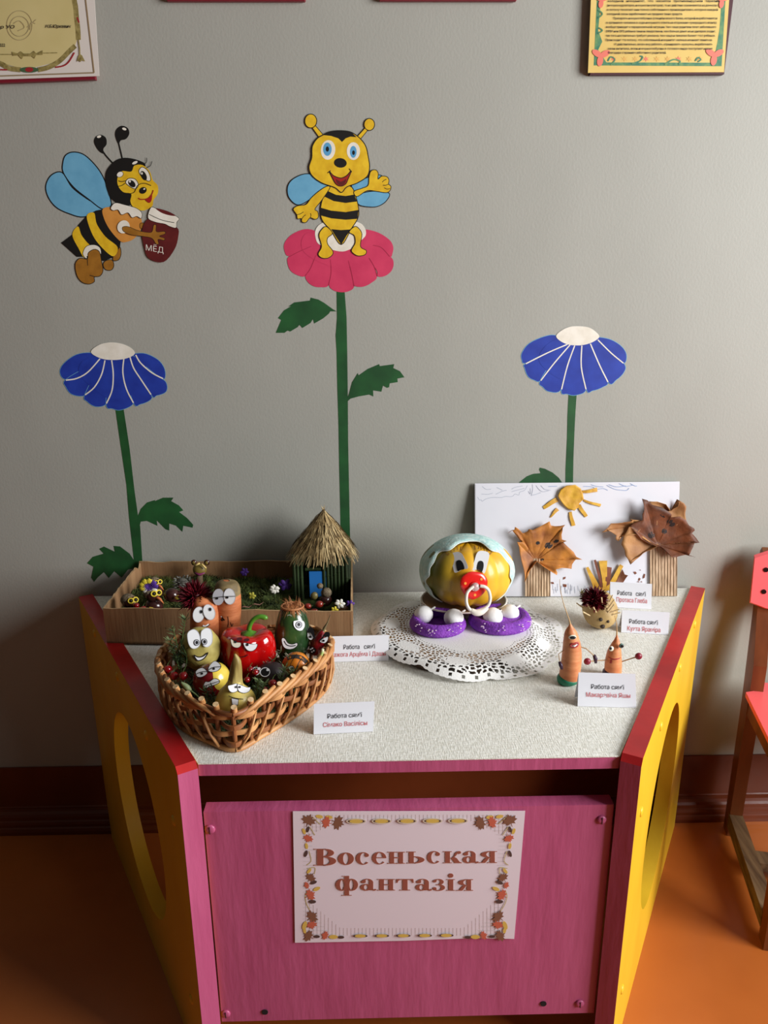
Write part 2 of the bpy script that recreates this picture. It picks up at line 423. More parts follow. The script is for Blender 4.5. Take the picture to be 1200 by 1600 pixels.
def text_mesh(txt, bold=0):
    c = bpy.data.curves.new('t', 'FONT'); c.body = txt; c.size = 1; c.offset = bold; c.resolution_u = 3
    c.align_x = 'LEFT'
    o = bpy.data.objects.new('t', c); COL.objects.link(o)
    dg = bpy.context.evaluated_depsgraph_get(); me = bpy.data.meshes.new_from_object(o.evaluated_get(dg))
    vs = [(v.co.x, v.co.y) for v in me.vertices]; fs = [tuple(p.vertices) for p in me.polygons]
    bpy.data.objects.remove(o); bpy.data.meshes.remove(me); bpy.data.curves.remove(c)
    return vs, fs
def text_on(name, txt, mp, x0, x1, y, h, m, par, lift=.0004, bold=.012, slant=0, tilt=0, squeeze=True):
    """text between x0 and x1 on baseline y, h = capital height, in the units of mp (y grows downwards)"""
    vs, fs = text_mesh(txt, bold); a = min(v[0] for v in vs); z = max(v[0] for v in vs)
    k = (x1-x0)/(z-a) if squeeze else h/.72
    b = MB(); b.add([mp(x0+(vx-a)*k+slant*vy*h/.72, y-vy*h/.72+tilt*(vx-a)*k, lift) for vx, vy in vs], fs)
    return b.build(name, m, par, fix=False)

M_ink = mat('black_paint', (22, 20, 18), .5)
M_pyel = mat('wall_yellow', (236, 196, 40), .5, var=(216, 170, 26), vs=60, vd=4)
M_pwhite = mat('wall_white', (240, 235, 222), .6, var=(226, 220, 204), vs=50)
M_wing = mat('wall_light_blue', (112, 176, 208), .55, var=(100, 164, 198), vs=40)
M_pbrown = mat('wall_ochre_brown', (166, 112, 34), .55, var=(146, 96, 26), vs=60)
M_porange = mat('wall_orange', (216, 148, 66), .55, var=(204, 136, 56), vs=50)
M_pred = mat('wall_red', (160, 30, 26), .5)
M_jar = mat('wall_maroon', (100, 30, 28), .5, var=(86, 22, 24), vs=50)
M_pk = mat('wall_crimson_pink', (212, 60, 98), .55, var=(200, 50, 90), vs=30)
M_pkd = mat('wall_crimson_line', (176, 38, 74), .55)
M_navy = mat('wall_cobalt_blue', (32, 62, 168), .55, var=(24, 50, 150), vs=30)
M_green = mat('wall_dark_green', (30, 88, 42), .55, var=(22, 70, 34), vs=24)
M_iris = mat('wall_eye_blue', (90, 160, 205), .5)

def wall_map(ox, oy, sc):
    return lambda x, y, l: at(ox+x/sc, oy+y/sc, -l-.0003)
def mural(name, label, cat, px_, py_, ox, oy, sc, group=None):
    p = at(px_, py_, 0); t = thing(name, p, label, cat, group); return t, Flat(wall_map(ox, oy, sc), t)

# ---- left bee carrying a honey jar (traced in a 4x grid)
t, F = mural('painted_bee', 'painted bee with black head carrying a dark red honey jar, left on the wall', 'wall painting', 160, 440, 40, 160, 4)
F.fill('wing', [(228, 438), (160, 455), (126, 520), (140, 590), (190, 655), (270, 695), (365, 716), (480, 668), (380, 600), (290, 530)], M_wing, line=7)
F.fill('wing', [(250, 330), (300, 310), (370, 330), (450, 410), (500, 500), (530, 600), (532, 650), (478, 666), (400, 610), (300, 530), (236, 440), (232, 380)], M_wing, line=7)
F.line('antenna', [[(604, 350), (590, 290), (575, 230)], [(545, 380), (500, 330), (470, 285)]], 9, M_ink)
F.fill('antenna_tip', [(560, 210), (566, 170), (600, 146), (638, 160), (648, 195), (628, 228), (595, 238), (580, 260)], M_ink)
F.fill('antenna_tip', [(428, 250), (438, 215), (470, 202), (502, 222), (506, 262), (486, 290), (488, 320), (455, 300)], M_ink)
F.fill('antenna_glint', oval(617, 166, 14, 8, 20, 10), M_pwhite, sm=False); F.fill('antenna_glint', oval(459, 214, 14, 8, -15, 10), M_pwhite, sm=False)
F.fill('foot', [(500, 990), (540, 985), (552, 1020), (535, 1048), (500, 1045), (484, 1015)], M_pbrown, line=4)
F.fill('foot', [(560, 925), (590, 905), (596, 950), (580, 985), (545, 985)], M_pbrown, line=4)
F.fill('abdomen', [(222, 878), (300, 820), (330, 765), (385, 705), (440, 676), (480, 668), (530, 740), (594, 868), (590, 905), (545, 970), (488, 992), (400, 965), (320, 965)], M_ink, sm=False)
F.fill('stripe', [(382, 712), (428, 690), (445, 760), (500, 840), (575, 905), (548, 962), (480, 910), (420, 830)], M_pyel)
F.fill('stripe', [(292, 826), (328, 775), (350, 830), (400, 890), (470, 935), (378, 976), (330, 910)], M_pyel)
F.fill('thorax', [(482, 668), (540, 655), (640, 690), (718, 720), (722, 790), (680, 850), (630, 872), (590, 866), (530, 800), (492, 730)], M_porange)
F.fill('far_arm', [(716, 756), (744, 756), (742, 786), (716, 786)], M_pbrown, line=3)
F.fill('thigh_trim', [(358, 945), (380, 900), (430, 890), (466, 910), (470, 950), (440, 930), (400, 940), (380, 976)], M_pwhite, line=3)
F.fill('leg', [(392, 940), (430, 918), (462, 935), (474, 990), (484, 1050), (465, 1085), (430, 1092), (430, 1120), (395, 1136), (350, 1122), (320, 1080), (310, 1010), (340, 974), (385, 978)], M_pbrown, line=4)
F.line('leg_line', [[(384, 960), (388, 1020)], [(400, 1080), (432, 1090)]], 4, M_ink)
F.fill('head', [(498, 480), (510, 420), (560, 365), (620, 346), (700, 360), (750, 395), (700, 480), (690, 600), (655, 642), (590, 636), (535, 600), (510, 545)], M_ink)
F.fill('face', [(575, 470), (600, 430), (660, 432), (680, 395), (730, 392), (775, 430), (795, 485), (826, 520), (826, 570), (800, 610), (790, 650), (735, 676), (680, 660), (655, 620), (660, 572), (610, 560), (578, 520)], M_pyel)
F.fill('brow', oval(590, 450, 22, 17, -30, 12), M_pwhite, sm=False, line=3); F.fill('brow', oval(683, 377, 20, 10, -25, 12), M_pwhite, sm=False, line=3)
F.fill('eye', [(708, 425), (730, 404), (765, 430), (782, 480), (765, 492), (735, 470), (715, 450)], M_pwhite, line=4)
F.fill('eye', [(625, 500), (645, 475), (685, 480), (705, 515), (685, 540), (650, 525)], M_pwhite, line=4)
F.fill('pupil', oval(738, 458, 17, 32, -25, 14), M_ink, sm=False); F.fill('pupil', oval(664, 508, 18, 28, -45, 14), M_ink, sm=False)
F.fill('pupil_glint', oval(727, 444, 6, 8, 0, 8), M_pwhite, sm=False); F.fill('pupil_glint', oval(652, 494, 6, 8, 0, 8), M_pwhite, sm=False)
F.line('face_line', [[(575, 525), (600, 520), (622, 505)], [(580, 490), (600, 495), (625, 490)], [(655, 570), (680, 560), (700, 520), (740, 505), (785, 520)], [(740, 390), (756, 370), (756, 346)], [(755, 410), (780, 395), (790, 368)]], 4, M_ink)
F.fill('nose', oval(734, 550, 24, 20, -30, 16), M_ink, sm=False); F.fill('nose_glint', oval(742, 541, 7, 5, -30, 8), M_pwhite, sm=False)
F.fill('tongue', [(748, 607), (775, 590), (790, 570), (788, 610), (772, 628)], M_pred)
F.line('mouth', [[(705, 598), (722, 606), (765, 600), (790, 572), (798, 548)]], 6, M_pred)
F.fill('collar', [(532, 660), (560, 628), (620, 640), (690, 660), (726, 690), (722, 725), (695, 712), (665, 720), (640, 690), (600, 702), (578, 672), (548, 676)], M_pwhite, line=3, k=4)
F.fill('honey_jar', [(765, 728), (830, 745), (945, 780), (954, 840), (930, 920), (862, 998), (770, 975), (740, 900), (728, 800)], M_jar, k=4)
F.fill('jar_cover', [(782, 658), (815, 662), (870, 685), (930, 705), (960, 728), (945, 750), (940, 784), (900, 775), (870, 760), (810, 748), (765, 722)], M_pwhite, line=3, k=4)
F.line('jar_cover_string', [[(772, 700), (850, 735), (930, 752)]], 4, M_ink)
F.fill('jar_honey', [(812, 662), (850, 668), (900, 685), (938, 708), (900, 706), (850, 690)], M_jar, k=4)
F.fill('arm_hole', oval(612, 778, 38, 42, 30, 20), M_pwhite, sm=False)
F.fill('arm', [(606, 780), (640, 776), (700, 800), (760, 812), (790, 808), (800, 768), (816, 768), (818, 808), (866, 806), (872, 822), (836, 836), (868, 848), (864, 862), (828, 856), (832, 884), (815, 884), (790, 850), (740, 838), (660, 828), (612, 806)], M_pbrown, line=3, k=4)
text_on('jar_lettering', 'МЁД', wall_map(40, 160, 4), 752, 862, 924, 36, M_pwhite, t, lift=.00004*(F.n+2), bold=-.004, tilt=.16)

# ---- middle bee sitting on the pink flower (traced in a 5.333x grid)
flower_par, G = mural('painted_flower', 'tall painted pink flower with green stem and two leaves, centre of the wall', 'wall painting', 541, 835, 420, 440, 4)
G.fill('stem', [(424, 60), (474, 60), (486, 220), (490, 420), (494, 700), (496, 1000), (502, 1300), (508, 1590), (516, 1860), (462, 1860), (450, 1590), (446, 1400), (440, 1150), (436, 900), (428, 640), (424, 440), (418, 340), (426, 230)], M_green, sm=False)
G.fill('leaf', [(424, 186), (384, 186), (376, 200), (340, 230), (284, 262), (276, 234), (262, 258), (210, 290), (192, 270), (180, 285), (134, 312), (118, 306), (98, 320), (44, 320), (78, 240), (58, 228), (95, 180), (140, 154), (122, 156), (160, 130), (258, 118), (262, 100), (310, 112), (345, 132), (400, 172)], M_green, sm=False)
G.fill('leaf', [(486, 755), (488, 740), (500, 705), (520, 630), (556, 572), (562, 586), (620, 545), (690, 516), (694, 528), (784, 516), (778, 540), (820, 560), (848, 598), (804, 606), (806, 628), (756, 636), (752, 660), (740, 664), (714, 650), (704, 688), (652, 680), (654, 718), (628, 706), (560, 718), (510, 732)], M_green, sm=False)
G2 = Flat(wall_map(420, 160, 5.3333), flower_par); G2.n = 4
for pts in ([(330, 1055), (200, 1095), (132, 1170), (132, 1240), (168, 1282), (300, 1250), (430, 1180), (480, 1120)], [(170, 1282), (155, 1330), (180, 1400), (240, 1440), (308, 1444), (380, 1330), (450, 1200), (300, 1180)],
            [(306, 1430), (320, 1490), (370, 1530), (430, 1540), (500, 1522), (520, 1380), (520, 1200), (400, 1200), (360, 1330)], [(500, 1300), (498, 1500), (530, 1560), (600, 1582), (670, 1572), (712, 1530), (700, 1400), (670, 1250), (600, 1200)],
            [(670, 1300), (705, 1480), (720, 1530), (790, 1535), (860, 1500), (902, 1450), (860, 1330), (760, 1200), (680, 1200)], [(830, 1290), (900, 1400), (910, 1450), (970, 1446), (1025, 1400), (1040, 1335), (1012, 1282), (900, 1200), (780, 1180)],
            [(780, 1060), (900, 1080), (1000, 1140), (1036, 1200), (1030, 1260), (1008, 1286), (900, 1230), (800, 1180), (740, 1120)]):
    G2.fill('petal', pts, M_pk)
G2.fill('petal_base', [(300, 1100), (480, 1060), (720, 1060), (860, 1100), (900, 1240), (780, 1330), (600, 1380), (420, 1330), (280, 1230)], M_pk)
G2.line('petal_line', [[(175, 1284), (260, 1240), (352, 1200)], [(306, 1444), (350, 1380), (392, 1275)], [(498, 1525), (520, 1420), (514, 1310)], [(712, 1535), (690, 1420), (664, 1320)], [(904, 1450), (880, 1370), (836, 1295)], [(1008, 1284), (940, 1210), (870, 1190)]], 5, M_pkd)
G2.fill('centre', [(386, 1080), (420, 1020), (500, 990), (600, 985), (700, 990), (770, 1010), (806, 1060), (806, 1110), (770, 1150), (720, 1200), (640, 1238), (580, 1240), (500, 1220), (440, 1195), (400, 1160)], M_pwhite)
t, F = mural('painted_bee', 'painted yellow bee with blue eyes and ball antennae seated on the pink flower', 'wall painting', 535, 400, 420, 160, 5.3333)
F.n = 20
F.fill('wing', [(370, 608), (290, 598), (200, 640), (158, 700), (162, 780), (210, 840), (262, 852), (340, 810), (430, 740), (500, 700)], M_wing, line=7)
F.fill('wing', [(690, 690), (760, 650), (850, 618), (930, 606), (980, 660), (920, 700), (800, 740), (730, 760)], M_wing, line=7)
F.fill('wing', [(728, 780), (800, 750), (900, 740), (1004, 758), (980, 820), (920, 862), (850, 872), (750, 852)], M_wing, line=7)
for a, c in (((350, 155, 50, 58), [(365, 215), (390, 195), (455, 272), (425, 300)]), ((838, 184, 44, 50), [(800, 215), (822, 235), (765, 305), (730, 292)])):
    F.fill('antenna', c, M_pyel, sm=False, line=6); F.fill('antenna_ball', oval(*a), M_pyel, sm=False, line=7)
    F.n += 0
F.fill('body', [(505, 705), (600, 690), (690, 705), (730, 800), (750, 900), (740, 970), (690, 1050), (605, 1185), (520, 1070), (450, 990), (430, 910), (450, 800)], M_pyel, line=7)
F.fill('stripe', [(490, 738), (560, 770), (640, 780), (712, 768), (735, 826), (640, 838), (540, 822), (462, 784)], M_ink, sm=False)
F.fill('stripe', [(435, 878), (520, 902), (640, 914), (748, 896), (740, 970), (640, 978), (520, 966), (432, 942)], M_ink, sm=False)
F.fill('stripe', [(520, 1056), (600, 1064), (690, 1058), (648, 1110), (604, 1186), (560, 1120)], M_ink, sm=False)
F.fill('arm', [(510, 706), (480, 700), (410, 745), (350, 800), (310, 850), (240, 862), (204, 890), (232, 935), (240, 970), (272, 968), (276, 995), (310, 1000), (345, 962), (385, 975), (412, 958), (408, 910), (384, 890), (430, 830), (480, 760)], M_pyel, line=6, k=4)
F.line('finger_line', [[(232, 936), (260, 930), (290, 912)], [(275, 972), (290, 950), (308, 936)], [(345, 962), (352, 940), (346, 924)]], 5, M_ink)
F.fill('arm', [(710, 742), (780, 715), (828, 690), (836, 620), (852, 572), (890, 562), (912, 590), (910, 640), (940, 615), (985, 620), (1002, 650), (998, 680), (1018, 700), (1010, 735), (980, 752), (900, 742), (820, 735), (735, 785)], M_pyel, line=6, k=4)
F.line('finger_line', [[(945, 665), (960, 650), (980, 640)], [(950, 690), (975, 690), (1000, 680)], [(962, 712), (985, 722), (1010, 718)]], 5, M_ink)
F.fill('leg', [(480, 1035), (440, 1060), (418, 1110), (440, 1200), (412, 1262), (440, 1295), (490, 1298), (530, 1270), (532, 1235), (490, 1180), (490, 1130), (530, 1090)], M_pyel, line=6)
F.fill('leg', [(715, 1035), (750, 1050), (776, 1100), (764, 1200), (812, 1235), (800, 1270), (740, 1278), (692, 1245), (696, 1215), (720, 1170), (712, 1110), (670, 1080)], M_pyel, line=6)
F.fill('head', [(455, 270), (520, 242), (610, 236), (690, 250), (765, 305), (810, 370), (830, 460), (840, 540), (820, 615), (740, 670), (650, 705), (605, 750), (550, 710), (440, 670), (360, 610), (335, 540), (358, 460), (362, 370), (400, 305)], M_pyel, line=8)
F.fill('hair', [(453, 272), (520, 240), (610, 234), (690, 250), (732, 290), (680, 285), (640, 300), (610, 330), (580, 300), (520, 280)], M_ink, sm=False)
F.fill('eye', oval(494, 396, 60, 82, 5), M_pwhite, sm=False); F.fill('iris', oval(488, 390, 36, 56), M_iris, sm=False); F.fill('pupil', oval(488, 389, 14, 22), M_ink, sm=False)
F.fill('eye', oval(705, 406, 55, 74), M_pwhite, sm=False); F.fill('iris', oval(704, 412, 28, 50), M_iris, sm=False); F.fill('pupil', oval(706, 419, 12, 19), M_ink, sm=False)
F.fill('nose', oval(597, 504, 53, 40, 8), M_ink, sm=False)
F.fill('mouth', [(505, 575), (540, 610), (600, 630), (650, 610), (688, 570), (660, 640), (640, 680), (600, 698), (560, 680), (530, 630)], M_pred, line=7)
F.fill('tongue', [(560, 640), (600, 660), (645, 640), (630, 680), (600, 692), (570, 676)], M_jar)
F.line('mouth_line', [[(490, 588), (515, 568)], [(670, 552), (692, 580)]], 6, M_ink)

# ---- the two blue flowers
t, F = mural('painted_flower', 'painted blue flower on a leaning green stem, left, above the cardboard box', 'wall painting', 217, 880, 80, 520, 4)
F.fill('stem', [(400, 470), (452, 470), (490, 720), (520, 980), (545, 1160), (556, 1210), (570, 1430), (575, 1700), (525, 1700), (518, 1430), (486, 1150), (470, 950), (430, 680)], M_green, sm=False)
F.fill('leaf', [(540, 1150), (560, 1100), (600, 1060), (650, 1045), (648, 1052), (700, 1030), (765, 1030), (750, 1052), (800, 1080), (826, 1110), (800, 1120), (850, 1158), (888, 1200), (884, 1218), (826, 1206), (820, 1244), (780, 1205), (738, 1192), (738, 1236), (715, 1228), (660, 1172), (664, 1206), (600, 1176), (560, 1180), (548, 1225)], M_green, sm=False)
F.fill('leaf', [(530, 1440), (520, 1425), (490, 1380), (430, 1335), (390, 1332), (398, 1368), (330, 1336), (300, 1350), (328, 1380), (260, 1400), (224, 1440), (264, 1462), (250, 1530), (268, 1556), (290, 1530), (330, 1495), (360, 1532), (395, 1490), (440, 1530), (480, 1480), (530, 1470)], M_green, sm=False)
for pts in ([(260, 126), (160, 135), (80, 190), (54, 245), (88, 292), (200, 280), (320, 165)], [(90, 292), (92, 340), (130, 385), (212, 392), (290, 320), (335, 168), (250, 200)], [(210, 385), (225, 430), (280, 462), (345, 445), (385, 360), (380, 168), (320, 180)],
            [(342, 440), (385, 475), (440, 482), (515, 440), (490, 350), (450, 160), (375, 168)], [(512, 434), (560, 446), (620, 420), (624, 385), (560, 290), (492, 150), (445, 160)], [(622, 385), (660, 392), (718, 368), (718, 310), (660, 262), (520, 135), (485, 150)],
            [(705, 290), (710, 230), (670, 170), (590, 130), (520, 130), (510, 140), (640, 250)]):
    F.fill('petal', pts, M_navy, line=2.5, lm=M_wing)
F.fill('petal_base', [(250, 150), (520, 150), (600, 230), (600, 330), (400, 420), (240, 330), (170, 230)], M_navy)
F.line('petal_line', [[(92, 296), (160, 285), (230, 245), (305, 162)], [(212, 388), (270, 340), (315, 260), (336, 172)], [(345, 442), (380, 360), (388, 260), (378, 172)], [(514, 438), (470, 350), (448, 250), (454, 162)], [(624, 386), (560, 290), (515, 220), (492, 150)], [(700, 287), (630, 250), (560, 190), (528, 138)]], 8, M_pwhite)
F.fill('centre', [(248, 120), (300, 75), (370, 60), (440, 68), (500, 95), (522, 132), (470, 160), (390, 170), (310, 160)], M_pwhite)
t, F = mural('painted_flower', 'painted blue flower on a straight green stem above the white collage board', 'wall painting', 890, 760, 800, 500, 6)
F.fill('stem', [(530, 700), (606, 700), (596, 850), (588, 1000), (576, 1300), (570, 1700), (500, 1700), (502, 1400), (516, 1100), (520, 900)], M_green, sm=False)
F.fill('leaf', [(480, 1540), (440, 1480), (380, 1430), (310, 1395), (262, 1384), (254, 1400), (268, 1436), (200, 1442), (140, 1465), (70, 1520), (40, 1580), (480, 1600)], M_green, sm=False)
for pts in ([(414, 145), (300, 155), (160, 220), (92, 310), (92, 375), (130, 405), (340, 320), (520, 225)], [(130, 408), (118, 450), (150, 530), (210, 565), (270, 568), (400, 420), (540, 230), (380, 280)], [(265, 565), (290, 630), (350, 672), (460, 655), (540, 420), (590, 240), (450, 300)],
            [(462, 650), (520, 695), (600, 705), (695, 650), (650, 440), (655, 235), (580, 240)], [(695, 645), (760, 662), (850, 630), (900, 580), (820, 420), (735, 225), (650, 235)], [(898, 580), (980, 560), (1050, 490), (1058, 420), (960, 320), (805, 185), (730, 225)],
            [(1048, 405), (1074, 330), (1030, 250), (930, 185), (815, 162), (800, 185), (930, 310)]):
    F.fill('petal', pts, M_navy, line=4, lm=M_wing)
F.fill('petal_base', [(414, 180), (800, 180), (920, 330), (820, 500), (600, 600), (360, 500), (250, 350)], M_navy)
F.line('petal_line', [[(130, 410), (340, 305), (520, 228)], [(270, 568), (400, 400), (545, 232)], [(465, 650), (520, 430), (588, 240)], [(694, 650), (650, 440), (655, 240)], [(900, 582), (820, 420), (735, 222)], [(1045, 405), (930, 310), (805, 186)]], 11, M_pwhite)
F.fill('centre', [(414, 148), (470, 95), (540, 65), (620, 58), (720, 70), (790, 115), (818, 160), (760, 205), (680, 232), (600, 238), (520, 228), (450, 195)], M_pwhite)

# ------------------------------------------------------------------ framed sheets at the top of the wall
M_maroon = mat('maroon_board', (120, 22, 38), .5, bump=.2)
M_mred = mat('maroon_board_side', (88, 14, 28), .6)
def hang(name, label, x0, x1, ytop, ybot, rot=0):
    """notice hanging on the wall; coordinates are metres on the wall"""
    return thing(name, ((x0+x1)/2, 0, ybot), label, 'notice')
def rot2(p, c, a): return (c[0]+(p[0]-c[0])*cos(a)-(p[1]-c[1])*sin(a), c[1]+(p[0]-c[0])*sin(a)+(p[1]-c[1])*cos(a))
# certificate: local millimetres from its lower right corner, x to the left, y up
c0 = at(155.5, 119, -.011)
def certmap(x, y, l):                            # x, y in px-like units: crop 7.06x of the photograph
    p = at(x/7.059, y/7.059, -.011-l); return p
t = hang('framed_certificate', 'cream certificate with rope border on a maroon board, top left corner', c0.x-.30, c0.x, c0.z+.21, c0.z)
def wq(pts, y): return [at(a, b, y) for a, b in pts]
b = MB(); b.prism(wq([(-75, 128), (153, 119), (147, -20), (138, -150), (-75, -150)], -.001), (0, -.0095, 0)); 
b = MB(); c1 = at(153, 126.5, 0); c2 = at(-75, 135, 0)
b.prism([(c1.x-.001, -.001, c1.z), (c2.x, -.001, c2.z), (c2.x, -.001, c1.z+.2), (c1.x-.008, -.001, c1.z+.205)], (0, -.009, 0)); b.build('backing_board', M_maroon, t)
b = MB(); b.prism([at(155.5, 119, -.0105), at(-75, 127, -.0105), at(-75, -150, -.0105), at(138.5, -150, -.0105)], (0, -.0008, 0))
b.build('mount_sheet', mat('certificate_white', (222, 214, 205), .35), t)
F = Flat(lambda x, y, l: certmap(x, y, l+.0008), t, .00004)
F.line('brown_rule', [[(0-500, 835), (0, 838), (1038, 802)], [(1038, 802), (945, 0), (850, -1000)]], 14, mat('rule_brown', (150, 128, 96), .4), sm=False)
F.fill('certificate', [(-500, 720), (0, 690), (200, 745), (380, 745), (560, 700), (700, 620), (830, 500), (850, 440), (815, 150), (800, -200), (780, -1000), (-500, -1000)], mat('certificate_cream', (212, 196, 138), .4, var=(204, 188, 128), vs=14), sm=False)
M_rope = mat('rope_print', (166, 150, 92), .5, var=(120, 106, 58), vs=160); M_rope2 = mat('ribbon_red', (158, 40, 44), .5); M_rope3 = mat('ribbon_green', (70, 98, 66), .5); M_wm = mat('watermark', (176, 160, 116), .5)
F.line('rope', [[(-500, 640), (-200, 660), (0, 700), (100, 752), (230, 770)], [(420, 770), (540, 740), (660, 670), (760, 570), (830, 505)], [(865, 440), (860, 330), (845, 200), (835, 80), (820, 0), (800, -200), (790, -1000)]], 54, M_rope)
F.line('ribbon', [[(0, 768), (80, 770)], [(610, 742), (700, 725), (760, 680), (820, 580)], [(872, 250), (850, 190)]], 16, M_rope2)
F.fill('ribbon_knot', oval(322, 770, 105, 32, 0), M_rope3, sm=False); F.fill('ribbon_knot', oval(322, 768, 45, 26, 0), M_rope2, sm=False)
F.line('tassel_cord', [[(862, 430), (876, 520), (880, 600)]], 14, M_rope); F.fill('tassel', [(880, 595), (905, 610), (940, 680), (905, 665), (885, 685), (865, 665), (845, 685), (862, 620)], M_rope, sm=False)
F.line('seal_ring', [oval(215, 280, 140, 162, 0, 30)+[(355, 280)], oval(215, 290, 105, 110, 0, 24)+[(320, 290)]], 7, M_wm, sm=False)
F.line('seal_ring', [[(300, 300), (400, 215)], [(330, 330), (345, 250), (390, 260)], [(150, 260), (215, 230), (270, 300), (200, 340)]], 7, M_wm)
F.line('divider', [[(-200, 600), (0, 600), (130, 600)], [(480, 585), (632, 582)]], 8, M_rope, sm=False)
F.fill('divider_scroll', [(130, 570), (200, 590), (230, 565), (260, 590), (340, 590), (375, 560), (400, 590), (470, 555), (470, 605), (400, 605), (380, 648), (350, 620), (260, 620), (240, 652), (200, 610), (140, 615)], M_rope, sm=False)
M_print = mat('print_black', (45, 40, 34), .6)
certm = lambda x, y, l: certmap(x, y, l+.0008)
text_on('printed_text', 'Рэктар УО', certm, -190, 158, 314, 36, M_print, t, lift=.001, slant=.2)
text_on('printed_text', 'Н.Б.Юркевич', certm, 500, 776, 306, 34, M_print, t, lift=.001, slant=.22, bold=.02)
text_on('printed_text', '2022', certm, -25, 58, 514, 34, M_print, t, lift=.001)
# the two boards whose lower edges show at the very top
for (xa, xb, yb, lab) in ((262, 478, 4.5, 'lower edge of a maroon notice board above the left of the middle bee'), (592, 806, 4, 'lower edge of a maroon notice board above the right of the middle bee')):
    p, q = at(xa, yb, -.001), at(xb, yb, -.001)
    t = hang('notice_board', lab, p.x, q.x, 0, p.z)
    b = MB(); b.bev(((p.x+q.x)/2, -.006, p.z+.152), (q.x-p.x, .010, .304), .0015); b.build('backing_board', M_maroon, t)
    b = MB(); b.box(((p.x+q.x)/2, -.0115, p.z+.158), (q.x-p.x-.004, .0006, .298)); b.build('notice_sheet', mat('certificate_white', (222, 214, 205), .35), t)
# text poster, top right
pl, pr = at(918.5, 114, -.011), at(1131, 113, -.011)
t = hang('framed_text_poster', 'golden text poster with flowered border on a maroon board, top right', pl.x, pr.x, 0, pl.z)
p, q = at(919.5, 119.5, 0), at(1127, 118.5, 0)
b = MB(); b.prism([(p.x, -.001, p.z), (q.x, -.001, q.z), (q.x+.004, -.001, q.z+.28), (p.x, -.001, p.z+.28)], (0, -.0095, 0)); b.build('backing_board', mat('maroon_dark_board', (70, 24, 34), .5), t)
b = MB(); b.prism([pl, pr, at(1139, 0, -.011), at(1150, -180, -.011), at(931, -180, -.011), at(923, 0, -.011)], (0, -.0008, 0)); b.build('poster_sheet', mat('poster_gold', (232, 204, 130), .22, var=(222, 190, 112), vs=10, coat=.4), t)
PM = lambda x, y, l: at(900+x/4.615, y/4.615, -.0119-l)
F = Flat(PM, t, .00004)
Mpg, Mpp, Mpo = mat('border_green', (110, 148, 96), .4, var=(60, 120, 96), vs=120), mat('border_pink', (226, 122, 104), .4), mat('border_orange', (216, 170, 92), .4)
F.fill('flower_border', [(128, 472), (1050, 478), (1078, 0), (1095, -300), (1075, -300), (1050, 0), (1036, 200), (1020, 300), (990, 452), (220, 450), (160, 360), (190, 300), (160, 220), (180, 0), (180, -300), (160, -300), (150, 0)], Mpg, sm=False)
random.seed(3)
for i in range(9):
    x = 270+i*78; b_ = [(x+(26 if k % 2 else 9)*cos(pi*k/6), 425+(22 if k % 2 else 8)*sin(pi*k/6)) for k in range(12)]
    F.fill('border_flower', b_, Mpo if i % 3 else Mpp, sm=False)
F.line('border_scroll', [[(250, 470), (280, 430), (250, 410), (230, 440)], [(400, 460), (460, 440), (480, 410), (460, 405)], [(640, 465), (700, 430), (750, 440), (740, 465)], [(860, 440), (880, 415), (900, 430), (880, 445)], [(160, 240), (190, 220), (165, 200)], [(160, 130), (190, 100), (160, 70)]], 10, Mpg)
for x, y, s in ((180, 405, 1), (1000, 400, 1), (185, 0, .8), (1055, 0, .8)):
    for a in (100, 215, 330): F.fill('border_petal', oval(x+34*s*cos(radians(a)), y+34*s*sin(radians(a)), 40*s, 22*s, a), Mpp, sm=False)
lines = ['холодный   иммунитет,   что   касается   противовирусной   терапии', '(иммуномодуляторов, иммуностимуляторов), то их действие основывается на домыслах,', 'а потому помогает они только собственным производителям, которые каждый', 'холодный сезон зарабатывают на продаже таких средств.',
         'Препараты иммуноглобулина (специфического белка, который вырабатывается', 'в организме человека в ходе иммунного ответа на вторжение чужеродного агента)', 'вообще приводят к парадоксальной ситуации. Чем чаще родители лечат заболевшего', 'ОРВИ или ОРЗ ребенка такими лекарствами, чем больше денег на их дилеров уходит,', 'так того настоятельно требует реклама, тем чаще и тяжелее болеет этот ребенок.', 'Происходит это потому, что собственный иммунитет малыша начинает лениться.',
         'И действительно, зачем ему работать, «тренировать мускулы», вырабатывать', 'свои антитела, если иммуноглобулин в готовом виде поступает извне', 'благодаря стараниям заботливых родителей.']
xs = [(228, 1030), (226, 1028), (224, 1024), (224, 770), (270, 1020), (220, 1015), (218, 1012), (216, 1008), (216, 1006), (214, 985), (280, 985), (232, 985), (230, 652)]
for i, (s_, (a, c)) in enumerate(zip(lines, xs)):
    text_on('printed_text', s_, PM, a, c, 14+i*31.2-(0 if i < 12 else 2), 15, M_print, t, lift=.001, bold=.02)

